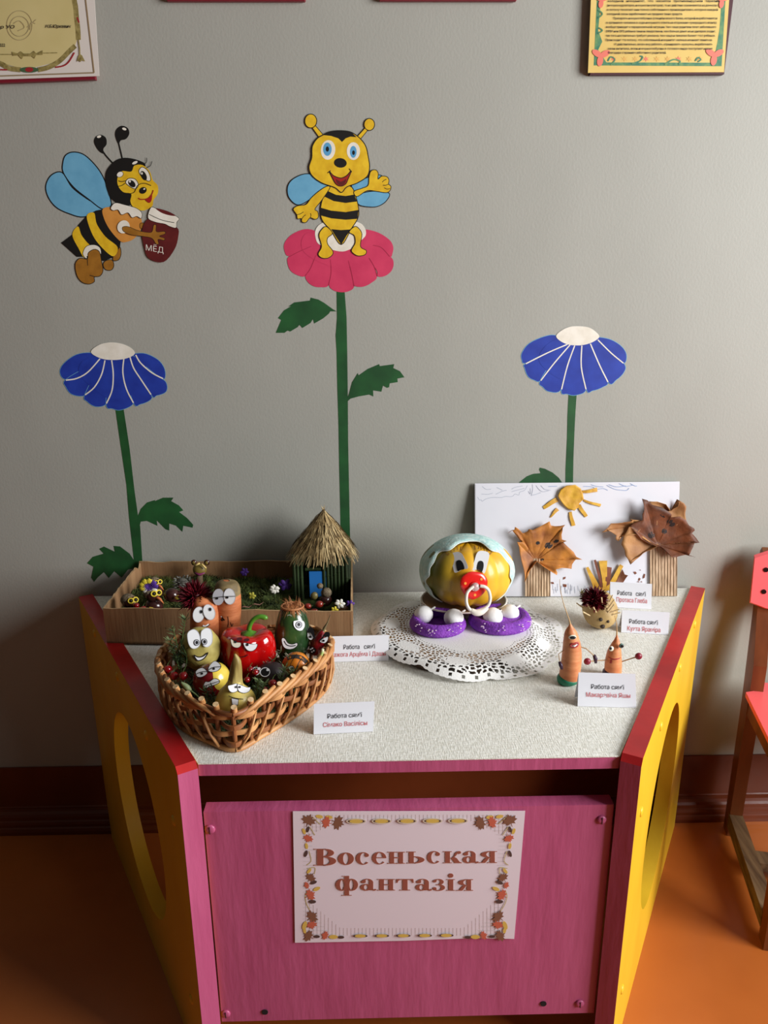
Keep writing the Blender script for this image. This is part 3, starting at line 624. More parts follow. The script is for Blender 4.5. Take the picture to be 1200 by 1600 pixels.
# ------------------------------------------------------------------ sign on the front panel
SP = YF-.0003
t = thing('paper_sign', at(632, 1470, SP), 'white paper sign with autumn leaf border on the pink front panel', 'sign')
b = MB(); b.prism([at(457.7, 1267.5, SP), at(639, 1267.3, SP), at(820.5, 1266.8, SP), at(812, 1368, SP), at(803.3, 1466.6, SP), at(740, 1465.5, SP), at(632, 1469.5, SP), at(461, 1472.6, SP), at(459.5, 1370, SP)], (0, -.0005, 0))
b.build('paper', mat('sign_paper', (228, 216, 224), .7), t)
SM = lambda x, y, l: at(x, y, SP-.0026-l*.3)
F = Flat(lambda x, y, l: at(x, y, SP-.0007-l), t, .00002)
Mg = mat('sign_grid', (206, 194, 192), .7)
gl = []
for i in range(52): 
    x = 476+i*6.2; gl.append([(x, 1273), (x, 1283 if 70 < i*6.2 < 260 else 1283+max(0, 26-abs(i-51 if i > 25 else i)*3))]); 
    x = 478+i*5.9; gl.append([(x, 1462), (x, 1450 if 60 < i*6 < 250 else 1450-max(0, 46-abs(i-51 if i > 25 else i)*5))])
for i in range(32):
    y = 1274+i*6; gl.append([(474, y), (488+max(0, 30-min(i, 31-i)*5), y)]); gl.append([(794-i*.35, y), (782-i*.35-max(0, 30-min(i, 31-i)*5), y)])
F.line('printed_grid', gl, .55, Mg, sm=False)
Cb, Co, Cy, Cd, Cv = mat('leaf_brown_print', (128, 84, 62), .7), mat('leaf_orange_print', (196, 96, 72), .7), mat('leaf_yellow_print', (214, 180, 84), .7), mat('leaf_dark_print', (80, 56, 50), .7), mat('vine_print', (190, 172, 120), .7)
maple = [(0, -1), (.16, -.62), (.42, -.72), (.36, -.42), (.92, -.5), (.74, -.18), (1, .02), (.5, .2), (.56, .52), (.2, .36), (.06, .34), (.04, .8), (-.04, .8), (-.06, .34), (-.2, .36), (-.56, .52), (-.5, .2), (-1, .02), (-.74, -.18), (-.92, -.5), (-.36, -.42), (-.42, -.72), (-.16, -.62)]
def ml(x, y, s, a, m, nm='printed_leaf'):
    g = radians(a); F.fill(nm, [(x+s*(u*cos(g)-v*sin(g)), y+s*(u*sin(g)+v*cos(g))) for u, v in maple], m, sm=False)
def dl(x, y, s, a, m): F.fill('printed_leaf', oval(x, y, s, s*.48, a, 12), m, sm=False)
for sx in (0, 1):
    def X(x, y): return x if not sx else 1280.5-x-(y-1267)*.085*1
    def L(x, y, s, a, m): ml(X(x, y), y, s, -a if sx else a, m)
    def Dl(x, y, s, a, m): dl(X(x, y), y, s, -a if sx else a, m)
    F.line('printed_vine', [[(X(x, y), y) for x, y in c] for c in ([(483, 1330), (486, 1345), (479, 1352)], [(480, 1357), (492, 1356), (491, 1366)], [(480, 1392), (477, 1400), (479, 1412), (485, 1424)], [(488, 1276), (500, 1288)], [(484, 1292), (492, 1305)])], 1.3, Cv)
    Dl(499, 1276, 6, 10, Cy); Dl(514, 1277, 6, 5, Cy); L(511, 1285, 10, -75, Co); L(527, 1285, 12, 110, Cb); L(482, 1283, 12, 20, Cb)
    Dl(481, 1296, 5, 110, Cd); Dl(475, 1299, 5, 70, Cy); L(482, 1309, 8.5, 200, Co); Dl(479, 1322, 5, 80, Cy); Dl(478, 1334, 5.5, 110, Cd)
    Dl(483, 1361, 5, 130, Cy); L(485, 1372, 9, 30, Cb); Dl(490, 1379, 5.5, -20, Cd); L(480, 1383, 6, 250, Co); Dl(495, 1389, 6, -25, Cy)
    L(484, 1399, 10, 60, Co); Dl(488, 1409, 6, 0, Cd); L(487, 1433, 11, 50, Cb); L(487, 1444, 9, 170, Co); Dl(476, 1446, 7, 110, Cy); Dl(476, 1454, 5, 80, Cy)
    L(483, 1463, 10, -60, Cb); Dl(495, 1463.5, 5, 0, Cd); L(509, 1462, 7.5, -70, Co); Dl(521, 1464, 7, 0, Cy); Dl(533, 1464.5, 5, 0, Cd)
for i in range(5):
    x = 556.5+i*39.8; F.fill('printed_stitch', oval(x, 1283.3-i*.15, 15.5, 4.6, 0, 20), mat('stitch_rim', (214, 200, 178), .7), sm=False); F.fill('printed_stitch', oval(x, 1283.3-i*.15, 13.5, 3, 0, 20), Cd, sm=False); F.fill('printed_stitch', oval(x, 1283.3-i*.15, 10.5, 3.1, 0, 20), Cy, sm=False)
    x = 563+i*33.6; F.fill('printed_stitch', oval(x, 1462.5-i*.2, 11.5, 2.6, 0, 20), Cd, sm=False); F.fill('printed_stitch', oval(x, 1462.5-i*.2, 8.5, 2.7, 0, 20), Cy, sm=False)

# serif capitals and small letters as shapes in a unit box (x 0..1, y 0..1 = x-height)
def arcp(cx, cy, rx, ry, a0, a1, n=20): return [(cx+rx*cos(radians(a0+(a1-a0)*i/n)), cy+ry*sin(radians(a0+(a1-a0)*i/n))) for i in range(n+1)]
def rc(x0, x1, y0, y1): return ([(x0, y0), (x1, y0), (x1, y1), (x0, y1)], ())
SE = .055
def ring(cx, cy, rx, ry, ix, iy): return (arcp(cx, cy, rx, ry, 0, 345, 23), (arcp(cx, cy, ix, iy, 0, 340, 17),))
def stemS(x0, x1, a, b_, y0=0, y1=1): return [rc(x0, x1, y0, y1), rc(a, b_, y0, y0+SE), rc(a, b_, y1-SE, y1)]
def dot(cx, cy, rx, ry): return (arcp(cx, cy, rx, ry, 0, 340, 16), ())
GL = {
 'н': stemS(.12, .36, 0, .48) + stemS(.64, .88, .52, 1) + [rc(.34, .66, .46, .55)],
 'о': [ring(.5, .5, .5, .53, .19, .46)],
 'с': [(arcp(.52, .5, .52, .53, 48, 318, 26) + arcp(.56, .5, .26, .46, 322, 60, 22), ()), dot(.80, .77, .15, .15)],
 'е': [(arcp(.5, .5, .5, .53, 0, 318, 28) + arcp(.55, .5, .28, .46, 322, 180, 12) + arcp(.52, .5, .23, .46, 180, 10, 14), ()), (([(.2, .5), (1, .5), (1, .57), (.2, .57)]), ())],
 'ь': stemS(.12, .38, 0, .5) + [(arcp(.40, .30, .60, .30, -90, 90, 16) + arcp(.36, .30, .32, .235, 90, -90, 14), ())],
 'к': stemS(.10, .35, 0, .46) + [([(.33, .44), (.46, .46), (.56, .58), (.64, .86), (.76, 1.0), (.9, 1.02), (.96, .92), (.93, .8), (.82, .77), (.76, .84), (.70, .66), (.60, .52), (.72, .42), (.88, .1), (1, .05), (1, 0), (.62, 0), (.52, .24), (.42, .4), (.33, .40)], ())],
 'а': [ring(.36, .28, .36, .30, .13, .215), ([(.56, .02), (.82, .02), (.82, .74), (.56, .74)], ()), (arcp(.45, .70, .37, .33, 0, 165, 16) + arcp(.44, .72, .14, .26, 165, 0, 10), ()), dot(.20, .76, .15, .13), (arcp(.90, .10, .12, .12, 180, 370, 10) + [(.96, .14), (.88, .08), (.80, .16)], ())],
 'я': stemS(.62, .87, .48, 1) + [(arcp(.64, .72, .52, .28, 90, 270, 16) + arcp(.64, .72, .24, .225, 270, 90, 12), ()), ([(.60, .48), (.40, .45), (.28, .30), (.16, .06), (0, .05), (0, 0), (.34, 0), (.46, .2), (.56, .40), (.64, .42)], ())],
 'ф': [rc(.40, .60, -.45, 1.28), rc(.28, .72, -.45, -.40), rc(.30, .60, 1.23, 1.28), ring(.29, .5, .29, .53, .10, .44), ring(.71, .5, .29, .53, .10, .44)],
 'т': [rc(.36, .64, 0, 1), rc(.2, .8, 0, SE), rc(.03, .97, .93, 1), ([(0, .66), (.06, .66), (.12, .86), (.22, .93), (.22, 1), (.02, 1)], ()), ([(1, .66), (.94, .66), (.88, .86), (.78, .93), (.78, 1), (.98, 1)], ())],
 'з': [(arcp(.45, .76, .42, .26, 150, -80, 18) + arcp(.42, .76, .17, .19, -80, 150, 12), ()), (arcp(.45, .26, .52, .29, 85, -155, 18) + arcp(.42, .26, .24, .22, -155, 85, 12), ()), rc(.3, .55, .48, .55), dot(.16, .82, .14, .11), dot(.15, .18, .15, .12)],
 'і': stemS(.22, .78, 0, 1) + [dot(.5, 1.32, .30, .19)],
 'В': [rc(.14, .42, 0, 1), rc(0, .5, 0, .04), rc(0, .5, .96, 1), (arcp(.5, .76, .40, .24, -90, 90, 14) + arcp(.44, .77, .20, .19, 90, -90, 12), ()), (arcp(.5, .27, .50, .27, -90, 90, 14) + arcp(.44, .27, .28, .22, 90, -90, 12), ()), rc(.4, .52, .49, .55), rc(.4, .52, 0, .045), rc(.4, .52, .955, 1)],
}
M_let, M_halo = mat('sign_letter_brown', (150, 82, 66), .6), mat('sign_letter_halo', (238, 206, 198), .7)
def letter(ch, x0, x1, base, h, tilt=0):
    nm = 'letter'; b = MB(); b.mi = 0; up_ = 0
    for pts, holes in GL[ch]:
        up_ += .00004
        loops = [[Vector((x, y, 0)) for x, y in pts]] + [[Vector((x, y, 0)) for x, y in hh] for hh in holes]
        tr = tessellate_polygon(loops); fl = [p for l in loops for p in l]
        b.mi = 0; b.add([at(x0+p.x*(x1-x0), base-p.y*h, SP-.0012-up_) for p in fl], [tuple(q) for q in tr])
        b.mi = 1
        for l in loops:
            q = stroke(l, .045, True)
            b.add([at(x0+p.x*(x1-x0), base-p.y*h, SP-.0010) for pr in q for p in pr], strip_faces(len(q), True))
    return b.build(nm, [M_let, M_halo], t, fix=False)
for c_, a, z, bl in (('о', 528.4, 553, 1351), ('с', 556.4, 577.5, 1350.5), ('е', 581.7, 603.6, 1350), ('н', 606, 633, 1349.4), ('ь', 636.2, 663.3, 1349), ('с', 667.5, 688.5, 1348.8), ('к', 693, 721.7, 1348.6), ('а', 723.3, 747.5, 1348.5), ('я', 748.5, 776.7, 1348.3)):
    letter(c_, a, z, bl, 18.4)
letter('В', 490.8, 525.4, 1352.4, 26)
for c_, a, z, bl in (('ф', 524.7, 559.4, 1391.4), ('а', 563.2, 587.5, 1391.4), ('н', 590, 617.5, 1391.3), ('т', 619.5, 646.5, 1391.3), ('а', 649.5, 674.6, 1391.5), ('з', 676.3, 696, 1391.5), ('і', 698.3, 711, 1391.6), ('я', 713.5, 739.4, 1391.7)):
    letter(c_, a, z, bl, 17.8)
# ------------------------------------------------------------------ helpers for small modelled things
def tp(b, pts, Y, n=16, flat=1, mod=None, k=4, cap=True):
    """tube through (x, y, radius) given as seen in the photograph, standing in the plane y = Y; ends rounded by the radii"""
    P = [(Vector((x, y, r))) for x, y, r in pts]
    P = smooth_line(P, False, k) if k > 1 else P
    pts3 = []; rad = []
    for p in P:
        q = at(p.x, p.y, Y); pts3.append(q); rad.append(max(.0002, p.z*px(q)))
    b.tube(pts3, rad, n, flat, cap, up=(0, 1, .02), mod=mod); return b
def plane_at(bvh, x, y):
    d = ray(x, y).normalized(); h = bvh.ray_cast(CP, d)
    if h[0] is None: return None
    n = h[1].normalized()
    if n.dot(d) > 0: n = -n
    return h[0], n
def to_plane(x, y, P, n, l=0):
    d = ray(x, y); t = (P-CP).dot(n)/d.dot(n); return CP + d*t + n*l
class Sticker:
    """paper shapes stuck on a body: a plane tangent to it (kept facing roughly outwards)"""
    def __init__(s, bvh, x, y, parent, blend=.35, off=.0008):
        r = plane_at(bvh, x, y)
        if r is None: raise ValueError('sticker misses its body')
        s.P, n = r; s.n = (n + (-ray(x, y).normalized())*blend).normalized(); s.par = parent; s.l = off; s.P = s.P
    def f(s, name, pts, m, sm=True, line=0, th=.0003, par=None, lm=None):
        if sm: pts = [tuple(p) for p in smooth_line([(x, y) for x, y in pts], True, 4)]
        b = MB(); P3 = [to_plane(x, y, s.P, s.n, s.l) for x, y in pts]
        b.prism(P3, s.n*th)
        mats = [m]
        if line:
            mats.append(lm or M_ink); b.mi = 1; q = stroke(pts, line, True)
            b.add([to_plane(p.x, p.y, s.P, s.n, s.l+th+.00012) for pr in q for p in pr], strip_faces(len(q), True))
        s.l += th + .00022
        return b.build(name, mats, par or s.par)
    def ln(s, name, pts, wd, m=None):
        if len(pts) > 2: pts = smooth_line(pts, False, 4)
        q = stroke(pts, wd); b = MB()
        b.add([to_plane(p.x, p.y, s.P, s.n, s.l) for pr in q for p in pr], strip_faces(len(q), False)); s.l += .0001
        return b.build(name, m or M_ink, s.par, fix=False)
def cast_blob(name, bvh, c, rx, ry, ang, m, parent, lift=.0006):
    """soft edged spot that follows a surface"""
    b = MB(); ring = []; n = 16; r0 = plane_at(bvh, *c)
    if r0 is None: return
    vs = [r0[0]+r0[1]*lift]
    for q in (.5, 1):
        for x, y in oval(c[0], c[1], rx*q, ry*q, ang, n):
            j = 1+.18*noise.noise(Vector((x*.9, y*.9, 0))); x, y = c[0]+(x-c[0])*j, c[1]+(y-c[1])*j
            r = plane_at(bvh, x, y); vs.append(r[0]+r[1]*lift if r and (r[0]-vs[0]).length < .02 else vs[0])
    fs = [(0, 1+i, 1+(i+1) % n) for i in range(n)]+[(1+i, 1+n+i, 1+n+(i+1) % n, 1+(i+1) % n) for i in range(n)]
    b.add(vs, fs); return b.build(name, m, parent, fix=False)
def cast_lines(name, bvh, lines, wd, m, parent, lift=.0006):
    """drawn strokes that follow a body's surface"""
    b = MB()
    for pts in lines:
        pts = smooth_line([(x, y) for x, y in pts], False, 4) if len(pts) > 2 else pts
        vs = []; n_ok = 0
        for pr in stroke(pts, wd):
            h = [plane_at(bvh, p.x, p.y) for p in pr]
            if None in h or (h[0][0]-h[1][0]).length > .012: continue
            vs += [r[0]+r[1]*lift for r in h]; n_ok += 1
        if n_ok > 1: b.add(vs, strip_faces(n_ok, False))
    if not b.v: print('NO HIT', name, lines[0][0]); return None
    return b.build(name, m, parent, fix=False)
M_paper = mat('sticker_paper', (236, 236, 238), .45)
M_black = mat('sticker_black', (18, 18, 20), .45)
M_grey = mat('sticker_grey', (186, 186, 192), .45)
def blades(b, c, n, spread, h, w, rnd, lean=.6, col=0):
    """tuft of thin tapering blades"""
    for i in range(n):
        a = rnd.uniform(0, 2*pi); rr = spread*sqrt(rnd.random()); p = Vector(c)+Vector((cos(a)*rr, sin(a)*rr, 0))
        d = Vector((rnd.uniform(-lean, lean), rnd.uniform(-lean, lean), 1)).normalized(); L = h*rnd.uniform(.5, 1)
        s = d.cross(Vector((rnd.uniform(-1, 1), rnd.uniform(-1, 1), .1))).normalized()*w
        m = p+d*L*.5+Vector((0, 0, L*.05)); e = p+d*L
        b.add([p-s, p+s, m+s*.8, m-s*.8, e], [(0, 1, 2, 3), (3, 2, 4)])
    return b

# ------------------------------------------------------------------ cardboard box with the woodland scene
M_card = mat('cardboard', (160, 122, 84), .8, var=(146, 108, 72), vs=16, stretch=(5, 5, .4), bump=.25, bs=60)
M_edge = mat('cardboard_cut_edge', (196, 160, 116), .85)
HB = .063; BX = [(-.440, -.222), (-.030, -.250), (-.034, -.013), (-.441, -.006)]
box = thing('cardboard_box', (-.235, -.125, TZ), 'long open cardboard tray holding a mossy scene, left at the back of the table', 'box')
bz = TZ+.0045
b = MB(); b.prism([(x, y, bz) for x, y in BX], (0, 0, .003)); b.build('base', M_card, box)
cc = Vector((sum(x for x, y in BX)/4, sum(y for x, y in BX)/4, 0))
for i in range(4):
    p = Vector((*BX[i], bz)); q = Vector((*BX[(i+1) % 4], bz)); u = (q-p).normalized(); n_ = Vector((-u.y, u.x, 0))
    if (cc-p).dot(n_) < 0: n_ = -n_
    out = [p, q]; N = 26; rnd = random.Random(i)
    top = []
    for k in range(N+1):
        t = k/N; h = HB + rnd.uniform(-.0014, .0010) - (.012*max(0, 1-abs(t-.93)/.07) if i == 3 else 0)
        top.append(q + (p-q)*t + Vector((0, 0, h)))
    b = MB(); b.prism([p, q] + top, n_*.003); w_ = b.build('side_wall', M_card, box)
    b = MB()
    for k in range(N):
        a_, c_ = top[k]+Vector((0, 0, .0002)), top[k+1]+Vector((0, 0, .0002)); b.add([a_, c_, c_+n_*.003, a_+n_*.003], [(0, 1, 2, 3)])
    b.build('cut_edge', M_edge, w_)
def bxp(u, v): # point inside the box: u 0..1 left to right, v 0..1 front to back
    a = Vector(BX[0]).lerp(Vector(BX[1]), u); c = Vector(BX[3]).lerp(Vector(BX[2]), u); return a.lerp(c, v)
M_moss = mat('moss_green', (88, 102, 42), .9, var=(44, 56, 22), vs=40)
M_moss2 = mat('moss_olive', (110, 116, 52), .9, var=(66, 74, 30), vs=50)
rnd = random.Random(5); b = MB()
NX, NY = 46, 22; vs = []
for j in range(NY+1):
    for i in range(NX+1):
        u, v = .012+.976*i/NX, .03+.94*j/NY; p = bxp(u, v)
        z = .538+.020+.010*noise.noise(Vector((p.x*28, p.y*28, 1)))+.006*noise.noise(Vector((p.x*90, p.y*90, 3))) + .012*v
        if u > .68: z -= .006
        vs.append((p.x, p.y, max(z, .545)))
fs = [(j*(NX+1)+i, j*(NX+1)+i+1, (j+1)*(NX+1)+i+1, (j+1)*(NX+1)+i) for j in range(NY) for i in range(NX)]
b.mi = 0; b.add(vs, fs)
for k in range(1500):
    u, v = rnd.uniform(.02, .98), rnd.uniform(.04, .96)
    if u > .68 and v > .45: continue
    p = bxp(u, v); z = .538+.020+.010*noise.noise(Vector((p.x*28, p.y*28, 1)))+.012*v-(.006 if u > .68 else 0)
    b.mi = rnd.choice((0, 0, 1)); blades(b, (p.x, p.y, z-.002), 7, .006, .015, .0007, rnd, 1.3)
mo = b.build('moss', [M_moss, M_moss2], box, kind='stuff', fix=False)

# hut of dark reeds with a straw roof
hut = thing('straw_hut', (-.088, -.075, .556), 'little hut of dark reeds with blue door under a pointed straw roof, in the tray', 'toy house')
M_reed = mat('dark_reed', (50, 66, 36), .4, var=(26, 36, 18), vs=40, stretch=(1, 1, .3))
M_straw = mat('straw', (206, 182, 132), .7, var=(150, 122, 76), vs=60); M_straw2 = mat('straw_dark', (120, 98, 58), .8, var=(84, 66, 36), vs=60)
hx0, hx1, hy0, hy1 = -.136, -.040, -.112, -.036; rnd = random.Random(2)
def reed(x, y, z1):
    b = MB(); r = rnd.uniform(.0026, .0034); z0 = .552; dx = rnd.uniform(-.0008, .0008)
    b.tube([(x, y, z0), (x+dx, y, (z0+z1)/2), (x, y, z1)], r, 8)
    zk = rnd.uniform(.57, .62); b.tube([(x+dx, y, zk-.001), (x+dx, y, zk), (x+dx, y, zk+.001)], [r*.9, r*1.25, r*.9], 8)
    b.build('reed', M_reed, hut, smooth=40)
x = hx0
while x < hx1:
    if not (-.118 < x < -.088): reed(x, hy0, .648)
    reed(x, hy1, .648); x += .0066
y = hy0+.0066
while y < hy1: reed(hx0, y, .648); reed(hx1, y, .648); y += .0066
da, dc = at(483, 893, hy0-.001), at(511, 932, hy0-.001)
b = MB(); b.box(((da.x+dc.x)/2, hy0-.0005, (da.z+dc.z)/2), (dc.x-da.x, .002, da.z-dc.z)); b.build('door', mat('door_blue', (38, 118, 196), .5), hut)
b = MB(); b.tube([(-.116, hy0, da.z+.004), (-.088, hy0, da.z+.004)], .003, 8); b.build('lintel_reed', M_reed, hut)
apex = Vector((-.082, -.074, .716)); eave = .648
b = MB(); rx, ry = .054, .048
b.loft([[Vector((-.086+rx*k*cos(2*pi*i/16), -.074+ry*k*sin(2*pi*i/16), z)) for i in range(16)] for k, z in ((.9, .646), (.45, .684), (.05, .712))]); b.build('roof_core', M_straw2, hut)
b = MB()
for i in range(1500):
    a = rnd.uniform(0, 2*pi); t0 = rnd.random()**.7*.8; L = rnd.uniform(.22, .5); t1 = min(1.18, t0+L)
    def rp(t, lift=0):
        sq = 1/max(abs(cos(a)), abs(sin(a)))**.55
        k = t*1.06; c = apex.lerp(Vector((-.086, -.074, .640)), t)
        return Vector((c.x+rx*k*sq*cos(a), c.y+ry*k*sq*sin(a), apex.z-(apex.z-.640)*t**1.0 + .004+lift))
    p0, p1 = rp(t0, rnd.uniform(0, .003)), rp(t1, rnd.uniform(-.001, .006)); pm = (p0+p1)/2+Vector((rnd.uniform(-.002, .002), rnd.uniform(-.002, .002), rnd.uniform(.0, .003)))
    s_ = (p1-p0).cross(Vector((cos(a), sin(a), .6))).normalized()*rnd.uniform(.0006, .0013); b.mi = rnd.choice((0, 0, 1))
    b.add([p0-s_, p0+s_, pm+s_, pm-s_, p1+s_*.5, p1-s_*.5], [(0, 1, 2, 3), (3, 2, 4, 5)])
for i in range(16):
    a = rnd.uniform(0, 2*pi); d = Vector((cos(a)*.5, sin(a)*.5, rnd.uniform(.6, 1)))*.014; s_ = Vector((-sin(a), cos(a), 0))*.0007; b.mi = 0
    b.add([apex-s_, apex+s_, apex+d], [(0, 1, 2)])
b.build('thatch', [M_straw, M_straw2], hut, kind='stuff', fix=False)

# chestnut figures, flowers and cones in the moss
M_chest = mat('chestnut_brown', (74, 38, 34), .22, var=(52, 24, 22), vs=60, coat=.3)
M_cap = mat('acorn_cap', (132, 116, 92), .85, var=(96, 82, 62), vs=300, bump=.8, bs=300)
M_clayY = mat('yellow_clay', (232, 206, 58), .55); M_beak = mat('orange_clay', (206, 120, 66), .55)
M_petY, M_petP, M_petW = mat('petal_yellow', (226, 204, 60), .6), mat('petal_purple', (92, 52, 150), .6, var=(66, 34, 118), vs=90), mat('petal_white', (226, 222, 210), .6)
M_stem = mat('stem_green', (76, 98, 46), .6)
def chestnut(b, c, r): b.ell(c, (r, r*.9, r*.92), 18, 12)
def bird(x, y, r, Y, label, cap=True, petals=None, berries=False):
    """bird head: chestnut with ring eyes, a beak and an acorn cap, standing on a second chestnut"""
    c = at(x, y, Y); k = px(c); R_ = r*k
    t = thing('chestnut_bird', c-Vector((0, 0, 2.4*R_)), label, 'chestnut figure', 'chestnut birds in the tray')
    b = MB(); chestnut(b, c-Vector((0, 0, 1.5*R_)), R_*1.15); b.build('body', M_chest, t, smooth=True)
    b = MB(); chestnut(b, c, R_); b.build('head', M_chest, t, smooth=True); bv = b.bvh()
    if cap:
        b = MB(); o = c+Vector((-.25*R_, .15*R_, .30*R_)); b.ell(o, (R_*.98, R_*.9, R_*.80), 16, 8, fn=lambda d: 1+.04*sin(22*atan2(d.y, d.x))*sin(18*d.z)); b.build('cap', M_cap, t, smooth=True)
    for dx, dy in ((.12, -.28), (.72, -.42)):
        e = plane_at(bv, x+dx*r, y+dy*r+.1*r)
        e = (e[0], e[1]) if e else (c+Vector((dx*R_, -.8*R_, -dy*R_)), Vector((0, -1, .2)))
        n_ = (e[1]+Vector((0, -1, .2))).normalized(); a1 = n_.orthogonal().normalized(); a2 = n_.cross(a1)
        b = MB(); P_ = [e[0]+n_*.0006+(a1*cos(g)+a2*sin(g))*R_*.32 for g in [2*pi*i/14 for i in range(15)]]; b.tube(P_, R_*.10, 6, cap=False); ey = b.build('eye_ring', M_clayY, t, smooth=True)
        b = MB(); b.ell(e[0]+n_*.0004, R_*.2, 10, 6); b.build('pupil', M_black, t, smooth=True)
    bp = c+Vector((R_*.75, -R_*.75, -R_*.05)); b = MB(); b.tube([bp-Vector((.3*R_, -.3*R_, 0)), bp+Vector((.35*R_, -.1*R_, -.15*R_)), bp+Vector((.75*R_, -.1*R_, -.75*R_))], [R_*.22, R_*.17, R_*.03], 8); b.build('beak', M_beak, t, smooth=True)
    if petals:
        rn = random.Random(8)
        for i in range(9):
            a = 2*pi*i/9; o = c+Vector((-.3*R_, -.1*R_, 1.35*R_))+Vector((cos(a)*R_*.8, -.3*R_, sin(a)*R_*.7)); m_ = (M_petY, M_petP, M_petW)[0 if 1.2 < a < 4 else (1 if a < 3 else 2)]
            b = MB(); b.ell(o, (R_*.42, R_*.14, R_*.36), 10, 6, fn=lambda d: 1+.16*sin(5*atan2(d.z, d.x))); b.build('petal', m_, t, smooth=True)
        b = MB(); [b.tube([c+Vector((-.3*R_, -.35*R_, 1.3*R_)), c+Vector((-.3*R_+cos(g)*R_*.6, -.55*R_, 1.3*R_+sin(g)*R_*.5))], [.0012, .0006], 5) for g in [2*pi*i/14 for i in range(14)]]; b.build('petal_centre', M_petP, t)
    return t
bird(239, 930, 12.5, -.155, 'chestnut bird crowned with yellow, purple and white petals in the tray', petals=True)
bird(243, 912, 9.5, -.118, 'hindmost chestnut bird, right behind the flower crowned one in the tray', cap=True)
bird(203, 941, 12, -.192, 'chestnut bird with a grey acorn cap beside the left wall of the tray')
M_berry = mat('red_berry', (150, 16, 24), .14, coat=.6, var=(128, 8, 18), vs=30)
def berry(x, y, r, Y, label, group, stalk=True, tip=None):
    c = at(x, y, Y); R_ = r*px(c); t = thing('berry', c-Vector((0, 0, R_)), label, 'berry', group)
    b = MB(); b.ell(c, (R_, R_, R_*.94), 16, 10); b.build('flesh', M_berry, t, smooth=True)
    b = MB(); b.tube([c+Vector((0, 0, R_*.9)), c+Vector((.2*R_, .2*R_, 1.5*R_)), c+Vector((.7*R_, .3*R_, 2.1*R_))], [.0007, .0005, .0004], 5); b.build('stalk', M_stem, t)
    return t
for x, y, l in ((213, 946, 'tiny red berry directly below the capped chestnut bird, left of its twin'), (224, 951, 'tiny red berry beside the round yellow petal in the tray')): berry(x, y, 4.6, -.21, l, 'berries in the tray')
def clay(x, y, rx, ry, Y, m, name, label, cat, ang=0, depth=.5):
    c = at(x, y, Y); k = px(c); b = MB(); b.ell(c, (rx*k, min(rx, ry)*k*depth, ry*k), 14, 8, rot=Matrix.Rotation(radians(ang), 3, 'Y'), fn=lambda d: 1+.08*sin(5*atan2(d.z, d.x)))
    return b.build(name, m, None, smooth=True, label=label, cat=cat)
clay(229, 957, 4.6, 3.2, -.215, M_clayY, 'yellow_petal', 'round yellow petal lying in the moss near the tray front, left', 'petal')
clay(238, 951, 5.5, 1.8, -.205, M_clayY, 'yellow_petal', 'narrow yellow petal right of the two tiny red berries', 'petal', 25)
clay(278, 933, 5.5, 3, -.17, M_clayY, 'yellow_petal', 'yellow crescent petal just left of the dark red dahlia', 'petal', -25)
# round chestnut by the crescent
c = at(268, 930, -.155); b = MB(); chestnut(b, c, .0135); b.build('chestnut', M_chest, None, smooth=True, label='large dark chestnut lying in the moss left of the red dahlia', cat='chestnut')
# the creature on a stick at the back wall
Y = -.045; c = at(312, 890, Y); k = px(c)
t = thing('clay_creature', at(313, 925, Y), 'olive clay head with round ears and purple lips on a stick in the tray', 'clay figure')
M_olive = mat('olive_clay', (128, 108, 48), .5)
b = MB(); b.ell(c, (11*k, 8*k, 10*k), 16, 10); b.build('head', M_olive, t, smooth=True)
for x in (303, 323):
    e = at(x, 879, Y); b = MB(); b.ell(e, (4.6*k, 2.6*k, 4.8*k), 12, 8); er = b.build('ear', M_chest, t, smooth=True)
    b = MB(); b.ell(e+Vector((0, -2*k, 0)), (2.6*k, 1.2*k, 3*k), 10, 6); b.build('inner_ear', M_olive, er, smooth=True)
for pts in ([(304, 884), (308, 882), (312, 880)], [(315, 881), (319, 885), (322, 888)]):
    b = MB(); b.tube([at(x, y, Y-9*k) for x, y in pts], 1.5*k, 6); b.build('eyelid', mat('pale_clay', (226, 196, 120), .5), t, smooth=True)
b = MB(); b.tube([at(x, y, Y-8*k) for x, y in ((304, 895), (312, 898), (320, 895))], [1*k, 2.2*k, 1*k], 8); b.build('lips', mat('purple_clay', (128, 46, 92), .5), t, smooth=True)
b = MB(); b.tube([at(312, 899, Y), at(313, 935, Y)], 5*k, 10); b.build('stick', mat('twig_brown', (118, 96, 70), .8, var=(84, 66, 44), vs=60), t, smooth=True)
# flower heads
def flower(x, y, r, Y, m, n, label, mc=None, rag=.2, seed=1, name='flower'):
    c = at(x, y, Y); k = px(c); R_ = r*k; t = thing(name, c-Vector((0, 0, R_)), label, 'flower'); rn = random.Random(seed)
    for i in range(n):
        a = 2*pi*i/n+rn.uniform(-.2, .2); d = Vector((cos(a), -.5+rn.uniform(-rag, rag), sin(a))).normalized(); s = d.cross(Vector((0, 1, 0))).normalized()
        o = c+d*R_*.5; b = MB(); b.ell(o, (R_*.5, R_*.15, R_*.3), 8, 5, rot=Matrix.Rotation(-a, 3, 'Y'), fn=lambda q: 1+.1*sin(6*q.x)); b.build('petal', m, t, smooth=True)
    b = MB(); b.ell(c+Vector((0, -R_*.15, 0)), R_*.22, 8, 6); b.build('centre', mc or M_petY, t, smooth=True)
    b = MB(); b.tube([c, c+Vector((0, .002, -R_*1.6))], .0008, 5); b.build('stalk', M_stem, t)
    return t
flower(429, 920, 9, -.13, M_petW, 8, 'small white flower head in the tray left of the purple pansy', seed=2)
flower(446, 913, 12, -.10, M_petP, 6, 'dark purple pansy in the moss left of the straw hut', M_petP, seed=3)
